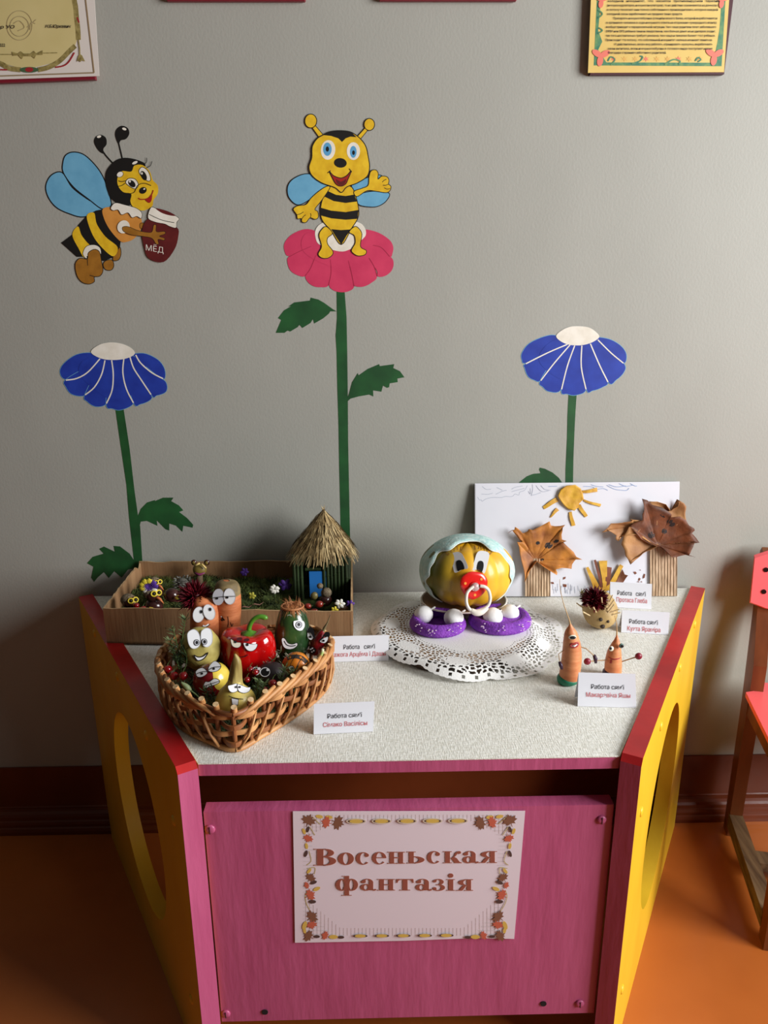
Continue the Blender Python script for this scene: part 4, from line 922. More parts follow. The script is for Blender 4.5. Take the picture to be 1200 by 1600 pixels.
flower(394, 930, 7.5, -.14, mat('petal_dull_yellow', (176, 168, 60), .6), 5, 'small yellow star flower in the middle of the tray', seed=4)
flower(531, 943, 9.5, -.215, M_petW, 6, 'white petal flower at the front right corner of the tray', seed=5)
flower(547, 943, 8, -.215, M_petP, 5, 'purple flower in the right front corner of the tray', M_petP, seed=6)
flower(523, 952, 7, -.225, M_petY, 5, 'yellow flower in front of the white one, front right of the tray', seed=7)
flower(382, 893, 8, -.05, M_petP, 6, 'shaded purple flower close to the back wall of the tray', M_chest, seed=9)
M_dry = mat('dry_pink_leaf', (196, 150, 132), .7, var=(150, 96, 84), vs=60)
rnd = random.Random(4)
for (x, y, l) in ((385, 950, 'curled dry pinkish leaf in the moss, right of the tall carrot'), (402, 946, 'dry pinkish leaf sliver in the moss behind the pepper stem')):
    c = at(x, y, -.195); b = MB()
    b.tube([c+Vector((-.011, 0, 0)), c+Vector((-.004, -.002, .004)), c+Vector((.004, .001, .001)), c+Vector((.011, 0, .006))], [.0004, .0030, .0024, .0004], 6, flat=.25); b.build('dry_leaf', M_dry, None, smooth=True, label=l, cat='leaf')
# pine cone / lichen tuft
c = at(285, 912, -.095); b = MB(); rnd = random.Random(6)
for i in range(60):
    a = i*2.4; z = i/60; r_ = .013*sqrt(1-(z-.3)**2); p = c+Vector((cos(a)*r_, sin(a)*r_, (z-.5)*.02)); d = Vector((cos(a), sin(a), .5)).normalized()
    s = d.cross(Vector((0, 0, 1))).normalized(); b.add([p-s*.002, p+s*.002, p+d*.006+s*.0014, p+d*.006-s*.0014, p+d*.003+Vector((0, 0, .002))], [(0, 1, 2, 3), (0, 4, 1), (1, 4, 2), (2, 4, 3), (3, 4, 0)])
b.ell(c, .011, 10, 8); b.build('pine_cone', mat('grey_cone', (120, 118, 110), .8, var=(60, 56, 48), vs=80), None, label='grey open pine cone in the moss behind the dark red dahlia', cat='pine cone')
# figure in front of the hut
Y = -.150; c = at(510, 926, Y); k = px(c)
t = thing('chestnut_figure', at(505, 952, Y), 'chestnut figure with an acorn cap standing in front of the blue hut door', 'chestnut figure')
b = MB(); b.ell(at(508, 938, Y), (11*k, 10*k, 10*k), 16, 10); b.build('body', M_chest, t, smooth=True)
b = MB(); b.ell(c, (8.5*k, 8*k, 8*k), 16, 10, fn=lambda d: 1+.04*sin(20*atan2(d.y, d.x))*sin(16*d.z)); b.build('head', M_cap, t, smooth=True)
b = MB(); b.ell(at(500, 916, Y), (5*k, 5*k, 4*k), 12, 8, fn=lambda d: 1+.25*max(0, d.z)); b.build('cap', M_cap, t, smooth=True)
b = MB(); b.ell(at(491, 931, Y-.002), (6*k, 5*k, 6.5*k), 12, 8, rot=Matrix.Rotation(.4, 3, 'Y')); b.build('acorn', mat('acorn_green', (120, 108, 62), .4), t, smooth=True)
M_hip = mat('rosehip', (132, 40, 28), .3, coat=.3)
for (x, y, rx, ry, ang, l) in ((499, 944, 6.5, 5.5, 0, 'dark red rosehip below the chestnut figure'), (481, 947, 6, 4.5, 10, 'reddish rosehip left of the chestnut figure'), (489, 955, 8, 3.8, -15, 'long orange brown rosehip at the tray front, under the hut')):
    c = at(x, y, -.205); k = px(c); t = thing('rosehip', c-Vector((0, 0, ry*k)), l, 'rosehip')
    b = MB(); b.ell(c, (rx*k, ry*k, ry*k), 14, 8, rot=Matrix.Rotation(radians(ang), 3, 'Y')); b.build('flesh', M_hip, t, smooth=True)
    b = MB(); b.tube([c+Vector((rx*k*.9, 0, 0)), c+Vector((rx*k*1.4, 0, .001))], [.0012, .0006], 6); b.build('tip', M_stem, t)
c = at(537, 953, -.212); b = MB(); chestnut(b, c, .0085); b.build('chestnut', mat('chestnut_light', (110, 72, 40), .3), None, smooth=True, label='light brown chestnut under the white flower, front right of the tray', cat='chestnut')
# ------------------------------------------------------------------ heart shaped wicker basket
M_wick = mat('wicker', (206, 152, 96), .5, var=(168, 110, 60), vs=26, vd=4, stretch=(1, 1, 1), bump=.3, bs=120)
M_wick2 = mat('wicker_dark', (150, 92, 50), .5, var=(112, 64, 32), vs=26, vd=4, bump=.3, bs=120)
M_cut = mat('wicker_cut_end', (232, 200, 156), .6, var=(206, 166, 116), vs=200)
heart = [(-.176, -.534), (-.148, -.505), (-.112, -.462), (-.084, -.420), (-.066, -.380), (-.063, -.345), (-.082, -.312), (-.118, -.298), (-.150, -.300), (-.178, -.308), (-.206, -.300), (-.245, -.298), (-.282, -.318), (-.301, -.352), (-.302, -.395), (-.286, -.440), (-.256, -.482), (-.214, -.514)]
hp = [Vector((x, y)) for x, y in heart]
HP = smooth_line([(p.x, p.y) for p in hp], True, 10)
# keep the tip sharp: arc-length resample starting at the tip
def resample(P, n):
    L = [0]
    for i in range(len(P)): L.append(L[-1]+(P[(i+1) % len(P)]-P[i]).length)
    out = []; j = 0
    for k in range(n):
        s = L[-1]*k/n
        while L[j+1] < s: j += 1
        t = (s-L[j])/(L[j+1]-L[j]); out.append(P[j].lerp(P[(j+1) % len(P)], t))
    return out
HP = [Vector((p.x, p.y)) for p in HP]
NS = 30; RS = resample(HP, NS*8); hc = Vector((-.182, -.400))
def hpos(s, z, off=0):                          # s in 0..1 around, z height over the table, off outward
    f_ = (s % 1)*len(RS); i = int(f_) % len(RS); j = (i+1) % len(RS); p = RS[i].lerp(RS[j], f_-int(f_))
    t_ = (RS[(i+3) % len(RS)]-RS[(i-3) % len(RS)]).normalized(); n_ = Vector((t_.y, -t_.x))
    k = 1-.04*(1-z/.066)
    q = hc+(p-hc)*k + n_*off; return Vector((q.x, q.y, TZ+z))
bas = thing('wicker_basket', (-.182, -.41, TZ), 'low heart shaped wicker basket with a pointed front, full of vegetables with faces', 'basket')
HBK = .064
# base
b = MB(); b.prism([hpos(k/60, .004, -.004) for k in range(60)], (0, 0, .003)); b.build('base', M_wick2, bas)
for z, r in ((.0042, .0036),):
    b = MB(); b.tube([hpos(k/120, z, .002) for k in range(121)], r, 8, cap=False); b.build('base_rod', M_wick, bas, smooth=True)
# stakes (pairs in the photo read as one flat upright)
for k in range(NS):
    s = k/NS; b = MB(); b.tube([hpos(s, .002), hpos(s, .03), hpos(s, HBK)], .0030, 8, flat=.9)
    o = b.build('stake', M_wick2, bas, smooth=40)
    b = MB(); top = hpos(s+.003, HBK+.0005, .001); up = Vector((0, 0, 1)); inw = (Vector((hc.x, hc.y, top.z))-top).normalized()
    d = (up*.9-inw*.35).normalized(); b.tube([top-d*.004, top+d*.0045], .0038, 10); 
    b.build('stake_end', M_wick, bas, smooth=40)
    b = MB(); b.tube([top+d*.0045, top+d*.0052], .0039, 10); b.build('cut_face', M_cut, o)
# woven rows: flat strips passing in front of and behind the stakes
for row in range(4):
    z = .013+.0125*row; pts = []; M_ = NS*8
    for i in range(M_+1):
        s = i/M_; off = .0042*cos(pi*NS*s + (pi if row % 2 else 0)); pts.append(hpos(s, z+.0006*sin(9*s*2*pi+row), off))
    # flat strip section: vertical height .0085, thickness .0022
    rings = []
    for i in range(M_+1):
        p = pts[i]; t_ = (pts[min(i+1, M_)]-pts[max(i-1, 0)]).normalized(); n_ = Vector((t_.y, -t_.x, 0)).normalized()
        rings.append([p+n_*.0011+Vector((0, 0, -.0034)), p+n_*.0017, p+n_*.0011+Vector((0, 0, .0034)), p-n_*.0011+Vector((0, 0, .0034)), p-n_*.0011+Vector((0, 0, -.0034))])
    b = MB(); b.loft(rings, cap=True); b.build('weaver', M_wick if row % 2 else M_wick2, bas, smooth=50)
# slanting rods that rise from the base to the rim, over the weave
for k in range(NS):
    s = (k+.15)/NS; b = MB()
    ds = 1.15/NS*(1 if s < .5 else -1)
    b.tube([hpos(s, .006, .005), hpos(s+ds*.4, .022, .0072), hpos(s+ds*.7, .036, .006), hpos(s+ds, .048, .004)], [.0020, .0026, .0026, .0020], 7, flat=.7); b.build('slanting_rod', M_wick, bas, smooth=True)
    b = MB(); ds = 2.6/NS*(1 if s < .5 else -1)
    b.tube([hpos(s, HBK-.012, .003), hpos(s+ds*.35, HBK-.004, .0065), hpos(s+ds*.7, HBK+.001, .005), hpos(s+ds, HBK+.004, .001)], [.0022, .0031, .0031, .0026], 7); b.build('rim_rod', M_wick, bas, smooth=True)
b = MB(); b.tube([hpos(k/120, HBK-.006, .0015) for k in range(121)], .0034, 8, cap=False); b.build('rim_band', M_wick2, bas, smooth=True)
# leafy filling
rnd = random.Random(9); b = MB()
M_dill = mat('dill_green', (62, 84, 44), .7, var=(34, 52, 26), vs=60)
M_dill2 = mat('rosemary_green', (124, 144, 98), .65, var=(70, 92, 52), vs=60)
for i in range(260):
    s = rnd.random(); k = sqrt(rnd.random())*.88; p = hpos(s, .02); q = Vector((hc.x, hc.y, p.z)).lerp(p, k)
    b.mi = rnd.choice((0, 1)); blades(b, (q.x, q.y, TZ+.007), 6, .008, .03, .0009, rnd, 1.2)
b.build('herb_bedding', [M_dill, M_dill2], bas, kind='stuff', fix=False)

# ------------------------------------------------------------------ the vegetables
def veg(name, x, y, Y, label, cat='vegetable'):
    return thing(name, at(x, y, Y), label, cat)
def eye(st, cx, cy, rx, ry, ang, pup, m=None, lid=None, line=.8):
    """round paper eye with a printed pupil; pup = (x, y, r)"""
    e = st.f('eye', oval(cx, cy, rx, ry, ang, 20), m or M_paper, sm=False, line=line, lm=M_grey)
    if pup:
        st.f('pupil', oval(pup[0], pup[1], pup[2]*1.25, pup[2]*1.35, 0, 14), M_grey, sm=False, par=e, th=.00015)
        st.f('pupil', oval(pup[0], pup[1], pup[2]*.8, pup[2], 0, 12), M_black, sm=False, par=e, th=.00015)
    return e
M_carrot = mat('carrot', (212, 130, 82), .55, var=(184, 102, 58), vs=24, stretch=(1, 1, 5), bump=.4, bs=60, sss=.1)
M_carrott = mat('carrot_top', (150, 128, 84), .7, var=(108, 92, 60), vs=60)
# carrot with the dahlia hair
Y = -.325; t = veg('carrot', 320, 1030, Y, 'wide eyed carrot with a dark red dahlia for hair, in the basket')
b = MB(); tp(b, [(320, 934, 6), (319, 940, 17), (320, 955, 22), (320, 985, 22.5), (321, 1015, 20), (321, 1042, 15)], Y, 20, .9); b.build('body', M_carrot, t, smooth=True); bv = b.bvh()
st = Sticker(bv, 318, 958, t, .4); eye(st, 310.5, 960, 8.8, 12.2, 10, (314.5, 955.5, 2.5)); eye(st, 327, 956, 8.8, 12.4, -20, (328.5, 951.5, 2.5))
cast_lines('mouth', bv, [[(317, 977), (321, 978), (326, 975)]], 2, M_paper, t); cast_lines('mouth_line', bv, [[(315, 978), (321, 980), (328, 975)], ], 1, M_black, t, .001)
M_dahl = mat('dahlia_red', (118, 18, 34), .45, var=(84, 8, 22), vs=40)
c = at(305, 934, Y+.012); b = MB(); rnd = random.Random(11)
def spiky(c, R_, n, m_, rnd, wid=.0016, up=.2, name='dahlia', par=None, kind='stuff'):
    b = MB()
    for i in range(n):
        z = rnd.uniform(-.55, 1); a = rnd.uniform(0, 2*pi); q = sqrt(1-z*z); d = Vector((q*cos(a), q*sin(a), z)); L = R_*rnd.uniform(.75, 1.08)
        s = d.cross(Vector((rnd.uniform(-1, 1), rnd.uniform(-1, 1), rnd.uniform(-1, 1)))).normalized()*wid; u_ = d.cross(s).normalized()*wid*.5
        p, m2, e = c+d*R_*.2, c+d*L*.65, c+d*L
        b.add([p-s*.5, p+s*.5, m2+s+u_, m2-u_*1.5, m2-s+u_, e], [(0, 1, 2, 3), (0, 3, 4), (2, 5, 3), (3, 5, 4)])
    b.ell(c, R_*.4, 10, 8)
    return b.build(name, m_, par, fix=False, kind=kind)
spiky(c, .0300, 460, M_dahl, rnd, name='dahlia', par=t)
# tall pale-capped carrot
Y = -.312; t = veg('carrot', 356, 1025, Y, 'tallest carrot, thick, with a worn grey green crown and half closed eyes')
b = MB(); tp(b, [(354, 907.5, 5), (354, 911, 15), (355, 922, 20), (356, 945, 21), (356, 975, 19.5), (357, 1010, 17), (358, 1043, 12)], Y, 22, .9); b.build('body', M_carrot, t, smooth=True); bv = b.bvh()
b = MB(); tp(b, [(354, 906.8, 5), (354, 910.2, 15.6), (355, 920, 20.4), (355, 927, 20.9)], Y, 22, .9, cap=False); b.build('crown', M_carrott, t, smooth=True, label='weathered grey green crown')
st = Sticker(bv, 350, 932, t, .2); e1 = eye(st, 341.5, 932.5, 8.8, 12.5, 4, None, M_grey); e2 = eye(st, 359, 931.5, 9, 12.5, -6, None, M_paper)
for x, y in ((339.5, 934.5), (355.5, 933)): st.f('pupil', oval(x, y, 2, 1.8, 0, 12), M_black, sm=False)
st.ln('eyelid_line', [(333, 933.5), (350, 931.5), (368, 931)], 1.0)
cast_lines('mouth', bv, [[(345.5, 962), (348, 966), (351, 969)], [(345, 967), (348, 970)]], 2.2, M_black, t); cast_lines('teeth', bv, [[(345.5, 962.5), (347, 964)]], 2, M_paper, t, .001)
cast_lines('crack', bv, [[(356, 963), (357, 972), (356, 980)], [(360, 972), (362, 978)], [(364, 974), (361, 982)]], .8, M_black, t)
# potato with wide eyes
M_pot = mat('potato', (194, 178, 98), .6, var=(156, 142, 72), vs=40, vd=5, bump=.4, bs=60)
Y = -.388; t = veg('potato', 313, 1045, Y, 'grinning yellow green potato with wide open eyes, left in the basket', 'vegetable')
b = MB(); c = at(313, 1012, Y); k = px(c); b.ell(c, (31*k, 28*k, 35*k), 26, 18, fn=lambda d: 1+.05*noise.noise(d*2.2)+.03*d.z*-1); b.build('body', M_pot, t, smooth=True); bv = b.bvh()
st = Sticker(bv, 312, 1000, t, .25)
st.f('eye', [(293, 992), (297, 986), (304, 984), (310, 989), (313, 999), (312, 1008), (307, 1013), (300, 1013), (295, 1006)], M_paper, line=.8, lm=M_grey)
st.f('eye', [(314, 996), (315, 987), (322, 982), (329, 984), (332, 993), (331, 1005), (325, 1011), (319, 1010), (315, 1004)], M_paper, line=.8, lm=M_grey)
for x, y in ((307.5, 1004.5), (319.5, 1003.5)):
    st.f('iris', oval(x, y, 4, 4.6, 0, 16), M_grey, sm=False, line=.8, lm=M_black, th=.00012); st.f('pupil', oval(x+.3, y, 2.1, 2.7, 0, 12), M_black, sm=False, th=.00012)
st2 = Sticker(bv, 314, 1028, t, .1); st2.f('mouth', [(303, 1023), (309, 1026), (317, 1025), (325, 1019), (320, 1027), (314, 1031), (308, 1031)], M_paper, line=1.6)
cast_lines('wrinkle', bv, [[(293, 1032), (300, 1035), (305, 1040)], [(305, 1034), (312, 1040), (318, 1037)]], .8, mat('potato_line', (100, 90, 40), .7), t)
# red bell pepper
M_pep = mat('pepper_red', (198, 14, 14), .12, var=(170, 6, 8), vs=12, coat=.7)
M_pepg = mat('pepper_green', (92, 150, 44), .35, var=(70, 124, 34), vs=30)
Y = -.372; t = veg('bell_pepper', 388, 1060, Y, 'glossy red bell pepper with a curved green stem and bored eyes')
c = at(388, 1014, Y); k = px(c)
def pepf(d):
    a = atan2(d.y, d.x); q = sqrt(max(0, 1-d.z*d.z)); f = 1+.13*abs(cos(2*a+.5))*q - .06
    if d.z > .55: f *= 1-.55*((d.z-.55)/.45)**1.2
    if d.z < 0: f *= 1 + .02*d.z
    return f*(1+.10*q*q*abs(d.z))
b = MB(); b.ell(c, (41*k, 36*k, 50*k), 56, 34, fn=pepf); b.build('body', M_pep, t, smooth=True); bv = b.bvh()
b = MB(); tp(b, [(390, 996, 4.5), (389, 988, 4.2), (390, 978, 3.8), (396, 968, 3.7), (405, 963.5, 3.8), (414, 965, 4.2), (415.5, 967, 3.2)], Y+.004, 10); b.build('stem', M_pepg, t, smooth=True)
b = MB(); cc_ = at(390, 992, Y); rr = 15*k
b.loft([[cc_+Vector((cos(g)*rr*q*(1+.2*sin(5*g)), sin(g)*rr*q*.9, h)) for g in [2*pi*i/20 for i in range(20)]] for q, h in ((1, .002), (.6, .004), (.25, .007))]); b.build('calyx', M_pepg, t, smooth=True)
st = Sticker(bv, 382, 1010, t, .5, off=.0015)
st.f('eye', [(361, 998), (368, 1003), (376, 1004), (376, 1009), (371, 1012), (364, 1010), (361, 1004)], mat('cream_paper', (214, 206, 186), .5), line=.8)
st.f('eye', [(381, 1004), (392, 1006), (402, 1006), (400, 1013), (394, 1017), (387, 1016), (382, 1010)], M_paper, line=.8)
for x, y in ((368, 1002.5), (386.5, 1007)): st.f('pupil', oval(x, y, 2, 2.2, 0, 12), M_black, sm=False)
for x, y in ((374, 998), (385, 999.5)): st.f('eyelid', oval(x, y, 4.8, 2.6, -10, 14), mat('lid_dark_red', (74, 22, 30), .4), sm=False)
cast_lines('mouth', bv, [[(366, 1022), (374, 1026), (383, 1025), (387, 1022)]], 1.1, M_black, t, .0015)
# green squash with straw hat
M_squash = mat('squash_green', (34, 62, 32), .22, var=(66, 96, 46), vs=14, vd=5, lo=.38, hi=.5, coat=.4)
Y = -.342; t = veg('squash', 458, 1030, Y, 'dark green squash with one round eye, white grin and straw fringe on top')
b = MB(); tp(b, [(456, 947, 5), (456, 950, 14), (456, 958, 20.5), (457, 975, 26), (457, 995, 28), (457, 1015, 25), (457, 1033, 14), (457, 1038, 4)], Y, 26, .95); b.build('body', M_squash, t, smooth=True); bv = b.bvh()
st = Sticker(bv, 466, 978, t, .2); e = st.f('eye', [(458.5, 972), (460, 970), (470, 969), (475, 972), (475.5, 979), (471, 985), (464, 984), (459, 978)], M_paper)
st.f('iris', oval(466.5, 976, 4.8, 5, 0, 16), M_grey, sm=False, line=.8); st.f('pupil', oval(466.5, 975.5, 2.2, 2.6, 0, 12), M_black, sm=False)
st = Sticker(bv, 452, 1006, t, .2); st.f('grin', [(440, 1000), (442, 996), (446, 998), (450, 1004), (457, 1006), (464, 1004), (465, 1008), (459, 1013), (450, 1014), (443, 1010)], M_paper, line=.9)
st.ln('grin_line', [(444, 1001), (448, 1007), (455, 1009), (462, 1008)], 1.4)
for pts in ([(449, 962), (453, 961), (456, 963)], [(460, 959), (465, 957), (470, 962)]): cast_lines('brow', bv, [pts], 1.4, mat('brow_pale', (150, 160, 140), .5), t, .001)
rnd = random.Random(21); b = MB(); top = at(457, 949, Y); k = px(top)
M_str = mat('rusty_straw', (198, 134, 84), .6, var=(160, 98, 54), vs=80)
for i in range(110):
    a = rnd.uniform(0, 2*pi); r0 = 15*k*rnd.uniform(.8, 1); r1 = 24*k*rnd.uniform(.8, 1.12)
    p = top+Vector((cos(a)*r0, sin(a)*r0*.9, rnd.uniform(.000, .004))); e_ = top+Vector((cos(a)*r1, sin(a)*r1*.9, -.010*rnd.uniform(.5, 1.1))); s_ = Vector((-sin(a), cos(a), 0))*.0006
    b.add([p-s_, p+s_, e_], [(0, 1, 2)])
for i in range(46):
    a = rnd.uniform(0, 2*pi); p = top+Vector((cos(a), sin(a), 0))*15*k*rnd.uniform(.1, 1)+Vector((0, 0, .003)); d = Vector((rnd.uniform(-1, 1), rnd.uniform(-.5, .5), rnd.uniform(.2, .8))).normalized()*.013; s_ = d.cross(Vector((0, 0, 1))).normalized()*.0007
    b.add([p-s_, p+s_, p+d], [(0, 1, 2)])
b.tube([top+Vector((cos(g)*17*k, sin(g)*15*k, .002)) for g in [2*pi*i/24 for i in range(25)]], .0016, 6, cap=False)
b.ell(top+Vector((0, 0, .001)), (15*k, 13*k, 3*k), 16, 6); b.build('straw_fringe', M_str, t, fix=False, kind='stuff')
# angry radish on the right rim
M_rad = mat('radish_red', (150, 24, 34), .25, coat=.4, var=(120, 14, 24), vs=30)
Y = -.352; t = veg('radish', 497, 1015, Y, 'small dark red radish with angry black brows above the right basket rim')
b = MB(); tp(b, [(505, 985, 2), (502, 990, 5.5), (499, 999, 9.5), (496, 1008, 10.5), (492, 1017, 8.5), (489, 1022, 4)], Y, 18); b.build('body', M_rad, t, smooth=True); bv = b.bvh()
b = MB(); tp(b, [(503, 990, 2.6), (507, 981, 2.2), (512, 972, 1.0), (516, 960, .5)], Y, 8); b.build('leaf_stalk', mat('stalk_purple_green', (120, 110, 70), .5, var=(60, 30, 36), vs=80), t, smooth=True)
st = Sticker(bv, 496, 1000, t, .9)
st.f('eye', [(481, 987), (487, 988), (490, 996), (486, 1000), (481, 996)], M_paper, line=.6); st.f('eye', [(500, 1002), (508, 996), (513, 995), (512, 1001), (507, 1005)], M_paper, line=.6)
st.f('pupil', oval(485.5, 995, 1.8, 2, 0, 10), M_black, sm=False); st.f('pupil', oval(506, 1001, 1.8, 1.8, 0, 10), M_black, sm=False)
st.f('brow', [(482, 982), (486, 979), (490, 983), (492, 991), (493, 998), (490, 996), (486, 989), (481, 988)], M_black); st.f('brow', [(498, 1001), (503, 996), (508, 989), (513, 987), (516, 990), (515, 995), (509, 994), (503, 999)], M_black)
st2 = Sticker(bv, 490, 1014, t, .9); st2.f('mouth', [(484, 1018), (485, 1011), (490, 1011), (494, 1015), (491, 1021), (486, 1021)], M_black)
for x, y in ((486, 1014), (488.5, 1012.5), (488, 1018), (491, 1016)): st2.f('tooth', oval(x, y, 1.3, 1.2, 0, 8), M_paper, sm=False)
t = veg('celery_stick', 494, 1035, -.40, 'thin pale green stalk leaning from the radish to the basket rim')
b = MB(); tp(b, [(504, 1018, 2.6), (499, 1028, 3), (492, 1040, 2.6), (487, 1048, 1.6)], -.400, 8); b.build('stalk', mat('pale_green', (186, 200, 120), .5, var=(130, 160, 80), vs=90), t, smooth=True)
b = MB(); tp(b, [(504, 1017, 1), (505, 1014, 2), (503, 1019, 2.4)], -.400, 8, k=2); b.build('stalk_end', mat('stalk_end_white', (220, 220, 180), .5), t, smooth=True)
# orange gourd with dark bands
M_gour = mat('gourd_orange', (222, 134, 34), .35, var=(196, 110, 24), vs=30, coat=.25)
Y = -.405; t = veg('small_gourd', 463, 1062, Y, 'small orange gourd with dark painted bands and slanted eyes, right in the basket')
c = at(463, 1041, Y); k = px(c)
b = MB(); b.ell(c, (22*k, 20*k, 23*k), 28, 18, fn=lambda d: 1+.03*cos(8*atan2(d.y, d.x))*sqrt(max(0, 1-d.z*d.z))); b.build('body', M_gour, t, smooth=True); bv = b.bvh()
cast_lines('dark_band', bv, [[(449, 1029), (460, 1026), (471, 1028), (479, 1035)]], 6, mat('gourd_band', (48, 42, 40), .4), t); cast_lines('crease', bv, [[(474, 1026), (468, 1034), (462, 1046), (460, 1056)], [(464, 1022), (456, 1034), (452, 1046)]], .8, M_black, t)
st = Sticker(bv, 470, 1048, t, .3); st.f('eye', [(465, 1055), (471, 1050), (478, 1049), (478, 1054), (472, 1058), (467, 1059)], M_paper, line=.7); st.f('pupil', oval(474, 1053.5, 1.9, 1.9, 0, 10), M_black, sm=False)
st.f('cheek', [(473, 1044), (479, 1040), (481, 1046), (476, 1049)], mat('cheek_cream', (232, 206, 120), .5)); st.ln('brow', [(464, 1048), (472, 1043), (481, 1036)], 1.6)
st = Sticker(bv, 456, 1043, t, .3); st.f('eye', oval(456, 1044, 4.2, 4.2, 0, 14), M_grey, sm=False, line=.8); st.f('pupil', oval(457, 1044, 1.8, 1.8, 0, 10), M_black, sm=False)
# black beet with outlined eyes
M_beet = mat('dark_beet', (48, 34, 36), .45, var=(30, 20, 24), vs=40)
Y = -.420; t = veg('beetroot', 424, 1072, Y, 'nearly black round beetroot with white outlined eyes, in front of the pepper')
c = at(424, 1053, Y); k = px(c); b = MB(); b.ell(c, (24*k, 20*k, 19*k), 22, 14); b.build('body', M_beet, t, smooth=True); bv = b.bvh()
st = Sticker(bv, 413, 1049, t, .6)
for cx, cy, rx, ry in ((414.5, 1050.5, 7.5, 6.8), (401, 1049, 6, 6)):
    st.f('eye', oval(cx, cy, rx, ry, -15, 18), M_black, sm=False, line=1.1, lm=M_paper); st.f('eye_glint', oval(cx+4.5, cy-3.5, 2.6, 2.0, -20, 12), M_paper, sm=False)
# apple
M_app = mat('apple_red', (150, 28, 34), .22, coat=.4, var=(120, 16, 24), vs=16)
M_appy = mat('apple_yellow', (222, 196, 78), .25, coat=.4)
Y = -.432; t = veg('apple', 332, 1085, Y, 'red and yellow apple with sleepy eyes and gritted teeth', 'fruit')
c = at(331, 1062, Y); k = px(c)
b = MB(); b.ell(c, (29*k, 27*k, 27*k), 30, 20, fn=lambda d: 1-.10*max(0, abs(d.z)-.7)/.3*(1 if d.z > 0 else .5)+.05*max(0, d.z), rot=Matrix.Rotation(-.25, 3, 'Y')); b.build('body', M_app, t, smooth=True); bv = b.bvh()
b = MB(); n0 = Vector((.78, -.10, .45)).normalized()
# yellow cheek: the part of the skin turned to the right
vs = []; fs = []; NR = 10
a1 = n0.orthogonal().normalized(); a2 = n0.cross(a1)
for j in range(NR+1):
    th = radians(58)*j/NR
    for i in range(28):
        ph = 2*pi*i/28; d = n0*cos(th*(1+.12*sin(3*ph)))+(a1*cos(ph)+a2*sin(ph))*sin(th*(1+.12*sin(3*ph))); h_ = bv.ray_cast(c+d*.2, -d)
        vs.append((h_[0] if h_[0] else c+d*.03)+d*.0004)
for j in range(NR):
    for i in range(28): fs.append((j*28+i, j*28+(i+1) % 28, (j+1)*28+(i+1) % 28, (j+1)*28+i))
b.add(vs, fs); b.build('yellow_cheek', M_appy, t, smooth=True, label='yellow side of the skin')
st = Sticker(bv, 322, 1054, t, .3)
for pts, (x, y) in (([(306, 1051), (310, 1046), (317, 1044), (323, 1048), (324, 1053), (317, 1058), (309, 1058)], (316, 1053)), ([(326, 1048), (329, 1040), (336, 1034), (343, 1037), (346, 1043), (341, 1049), (332, 1051)], (335, 1046))):
    st.f('eye', pts, M_paper, line=.8); st.f('pupil', oval(x, y, 1.8, 1.8, 0, 10), M_black, sm=False)
st.ln('eyelid_line', [(307, 1055), (316, 1051), (324, 1051)], 1); st.ln('eyelid_line', [(327, 1048), (335, 1044), (346, 1043)], 1)
st2 = Sticker(bv, 330, 1068, t, .3); st2.f('teeth', [(318, 1072), (321, 1065), (327, 1065), (335, 1060), (342, 1062), (343, 1066), (336, 1070), (328, 1072), (322, 1075)], M_paper, line=.9); st2.ln('teeth_line', [(319, 1072), (330, 1068), (343, 1064)], 1)
# long necked yellow gourd in front
M_squ = mat('yellow_gourd', (226, 204, 108), .38, var=(190, 168, 76), vs=20, stretch=(2, 2, .6), coat=.15)
M_neck = mat('gourd_neck', (196, 176, 104), .5, var=(136, 116, 60), vs=40, stretch=(3, 3, .4), bump=.5, bs=60)
Y = -.480; t = veg('necked_gourd', 368, 1118, Y, 'yellow gourd with a dry twisted neck and a single tooth, foremost in the basket')
b = MB(); tp(b, [(368, 1119, 4), (368, 1116, 18), (368, 1106, 29), (368, 1093, 31.5), (367, 1081, 25), (367, 1071, 15), (368, 1062, 10.5)], Y, 28, .9); b.build('body', M_squ, t, smooth=True); bv = b.bvh()
b = MB(); tp(b, [(367.5, 1068, 12.5), (368, 1058, 9.8), (369, 1045, 8.5), (369.5, 1034, 7), (368.5, 1027, 4.2), (367, 1022, 1.6)], Y, 14, .9, mod=lambda g, u: 1+.10*sin(4*g+5*u)); b.build('neck', M_neck, t, smooth=True)
st = Sticker(bv, 372, 1075, t, .8)
st.f('eye', [(356, 1072), (362, 1070), (370, 1068), (372, 1074), (370, 1080), (363, 1082), (358, 1079)], M_paper, line=.7); st.f('eye', [(371, 1069), (378, 1071), (386, 1074), (391, 1074), (389, 1080), (382, 1083), (374, 1081), (371, 1076)], M_paper, line=.7)
for x in (368.5, 374): st.f('pupil', oval(x, 1073.5, 1.7, 1.7, 0, 10), M_black, sm=False)
st2 = Sticker(bv, 368, 1096, t, .2); st2.ln('mouth_line', [(357, 1087), (366, 1090.5), (380, 1092.5)], 1.1); st2.f('tooth', [(362, 1091), (373, 1093), (372, 1102), (363, 1101)], M_paper, sm=False, line=1)
